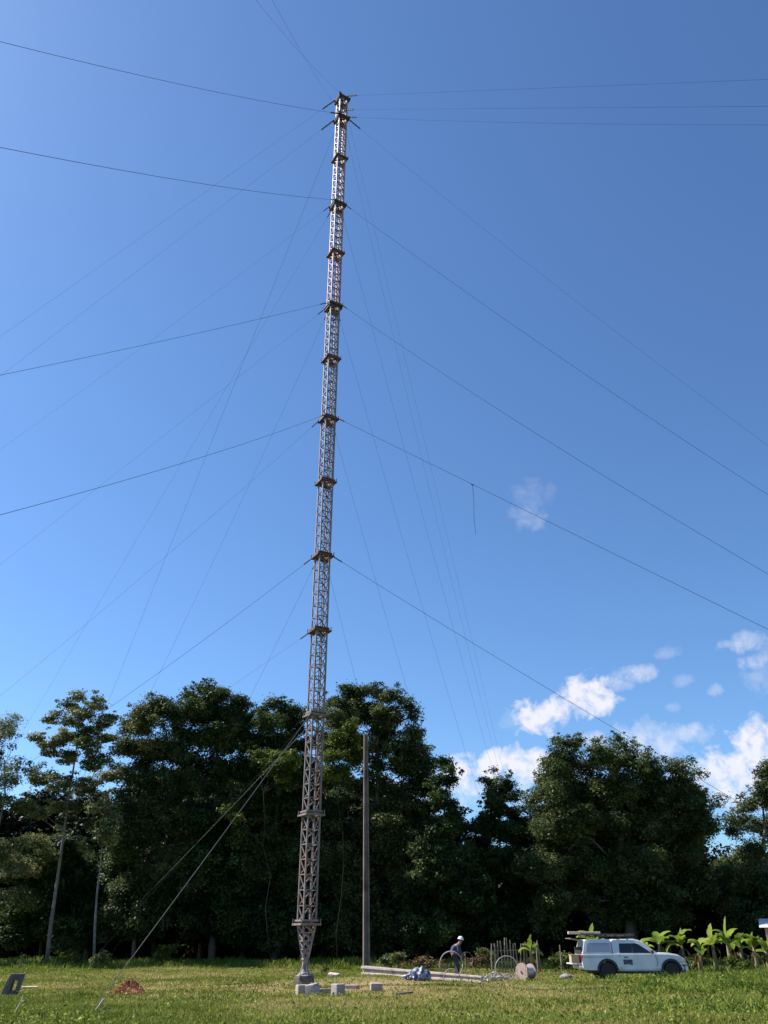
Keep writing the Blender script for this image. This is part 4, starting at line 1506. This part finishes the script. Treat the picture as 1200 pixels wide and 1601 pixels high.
for i, (px, Yd, hgt, lab) in enumerate([(841, 49.5, 1.25, 'weathered post in front of the right end of the stake fence'), (878, 50.5, 1.35, 'lone grey fence post between the stake fence and truck tail'),
                                        (728, 54, .9, 'short pale post in the brown weeds behind the person')]):
    m = MB().tube([(0, 0, -.1), (random.uniform(-.03, .03), 0, hgt)], [.04, .032], 7)
    o = m.build('fence_post', stk)
    o.location = (gx(px, Yd), Yd, 0)
    tag(o, lab, 'post', 'single fence posts')

# ------------------------------------------------------------------ banana plants
ban_leaf = leafmat('banana_leaf', (.10, .16, .02), (.20, .28, .04), (.36, .42, .09), .5, .45, clump=.9)
ban_stem = mat('banana_stem', (.16, .17, .07), (.26, .22, .12), scale=5, rough=.7, c3=(.20, .12, .07), scale3=3)


def banana(label, px, Yd, hgt, leaves, seed, erect=0.0, lean=0):
    rs = random.Random(seed)
    hgt *= rs.uniform(.74, .9)
    root = empty('banana_plant', (gx(px, Yd), Yd, 0))
    sh = hgt * .62
    top = Vector((lean, 0, sh))
    MB().tube([(0, 0, -.05), (lean * .3, 0, sh * .4), (lean * .7, 0, sh * .8), top], [.13, .115, .085, .05], 10).build('pseudostem', ban_stem, root, smooth=True)
    for k in range(leaves):
        a = k * 2.4 + rs.uniform(-.4, .4)
        L = hgt * rs.uniform(.36, .54)
        W = rs.uniform(.24, .36)
        rise = rs.uniform(.25, 1.35)
        if k == 0 and erect:
            rise, L, W = 1.5, hgt * erect, .30
        droop = rs.uniform(.5, 1.5) if not (k == 0 and erect) else .08
        d = Vector((math.cos(a), math.sin(a), 0))
        side = Vector((-math.sin(a), math.cos(a), 0))
        n = 12
        V, F = [], []
        pos = top - Vector((0, 0, rs.uniform(0, .25)))
        ang = rise
        for i in range(n + 1):
            t = i / n
            w_ = W * (math.sin(math.pi * min(1, max(0, (t - .12) / .88)) ** .75) ** .6 if t > .12 else .06) + .012
            if i == n:
                w_ = .01
            fold = .35
            nu = d * -math.sin(ang) + Vector((0, 0, math.cos(ang)))
            tear = rs.uniform(.6, 1.0)
            V += [pos + side * w_ * tear + nu * w_ * fold, pos, pos - side * w_ * rs.uniform(.6, 1) + nu * w_ * fold]
            pos = pos + (d * math.cos(ang) + Vector((0, 0, math.sin(ang)))) * (L / n)
            ang -= droop * 2.0 / n * (1 if t > .25 else .3)
        for i in range(n):
            b = i * 3
            F += [(b, b + 1, b + 4, b + 3), (b + 1, b + 2, b + 5, b + 4)]
        V = np.array([tuple(v) for v in V])
        t_ = np.clip(rs.uniform(.25, .85) + rng.normal(size=len(V)) * .05, 0, 1)
        np_mesh('leaf', V, np.array(F), ban_leaf, root, t_, smooth=True)
    for k in range(3):
        a = rs.uniform(0, 6.28)
        d = Vector((math.cos(a), math.sin(a), 0))
        sd_ = Vector((-math.sin(a), math.cos(a), 0))
        p0 = top - Vector((0, 0, rs.uniform(.15, .5)))
        L = rs.uniform(.5, .9)
        V, F = [], []
        for i in range(7):
            t = i / 6
            q = p0 + d * (.10 + .22 * math.sin(t * 2.2)) + Vector((0, 0, .08 * math.sin(t * 3.1) - L * t))
            w_ = .11 * math.sin(math.pi * (.08 + .88 * t)) * rs.uniform(.6, 1.1)
            V += [tuple(q + sd_ * w_ + d * .03), tuple(q), tuple(q - sd_ * w_ + d * .04)]
        for i in range(6):
            b = i * 3
            F += [(b, b + 1, b + 4, b + 3), (b + 1, b + 2, b + 5, b + 4)]
        np_mesh('dead_leaf', np.array(V), np.array(F), dry_m, root, np.full(len(V), rs.uniform(.3, .9)))
    tag(root, label, 'banana plant', 'banana plants')
    return root


banana('banana plant at the right end of the stake fence', 832, 51.5, 2.35, 6, 1, .5)
banana('banana plant whose upright leaf shows above the truck canopy', 932, 49, 2.8, 5, 2, .42)
banana('broad leaved banana plant directly above the truck bonnet', 1036, 51, 3.0, 7, 3)
banana('pale banana plant just beyond the truck front', 1072, 50.5, 2.9, 7, 4, .4)
banana('short bent banana plant with yellow-white leaf in front of the truck', 1096, 49, 2.3, 6, 5, 0, .12)
banana('thin banana plant left of the tallest one', 1121, 51.5, 2.9, 6, 6, .42)
banana('tallest banana plant with one bright upright leaf and browned base leaves', 1145, 50, 3.1, 7, 7, .55)
banana('leafy banana plant right of the tallest one', 1164, 51.5, 2.8, 7, 8, 0)
banana('banana plant nearest the right edge with drooping leaves', 1186, 48.5, 2.6, 7, 9, .38)
banana('small young banana plant behind the truck bonnet', 1010, 50, 2.1, 5, 10)
banana('young banana plant cut by the right edge', 1204, 50, 2.3, 6, 12)

# ------------------------------------------------------------------ pink house at the right edge
hs = empty('house', (24.7, 58.5, -.1), R(-24))
MB().box((2.9, 2, 1.2), (5.8, 4, 2.4)).build('wall', mat('pink_plaster', (.50, .26, .23), (.60, .34, .31), scale=2, rough=.9), hs)
rf = MB()
rf.add([(-.3, -.3, 2.405), (6.1, -.3, 2.405), (6.1, 4.3, 2.405), (-.3, 4.3, 2.405), (-.3, 2, 2.95), (6.1, 2, 2.95)], [(0, 1, 5, 4), (2, 3, 4, 5), (0, 4, 3), (1, 2, 5), (0, 3, 2, 1)])
rf.build('roof', mat('fibre_roof', (.45, .44, .46), (.58, .56, .57), scale=3, rough=.9), hs)
wi = MB().box((1.2, -.01, 1.45), (1.0, .06, .9)).build('window', mat('white_frame', (.7, .7, .7), rough=.6), hs)
MB().box((1.2, -.05, 1.45), (.84, .02, .74)).build('pane', glassmat('house_glass', (.03, .035, .045)), wi)
MB().box((3.4, -.01, 1.0), (.9, .06, 2.0)).build('door', mat('white_door', (.6, .58, .55), rough=.6), hs)
tag(hs, 'small pink walled house glimpsed at the right edge between leaves', 'house')
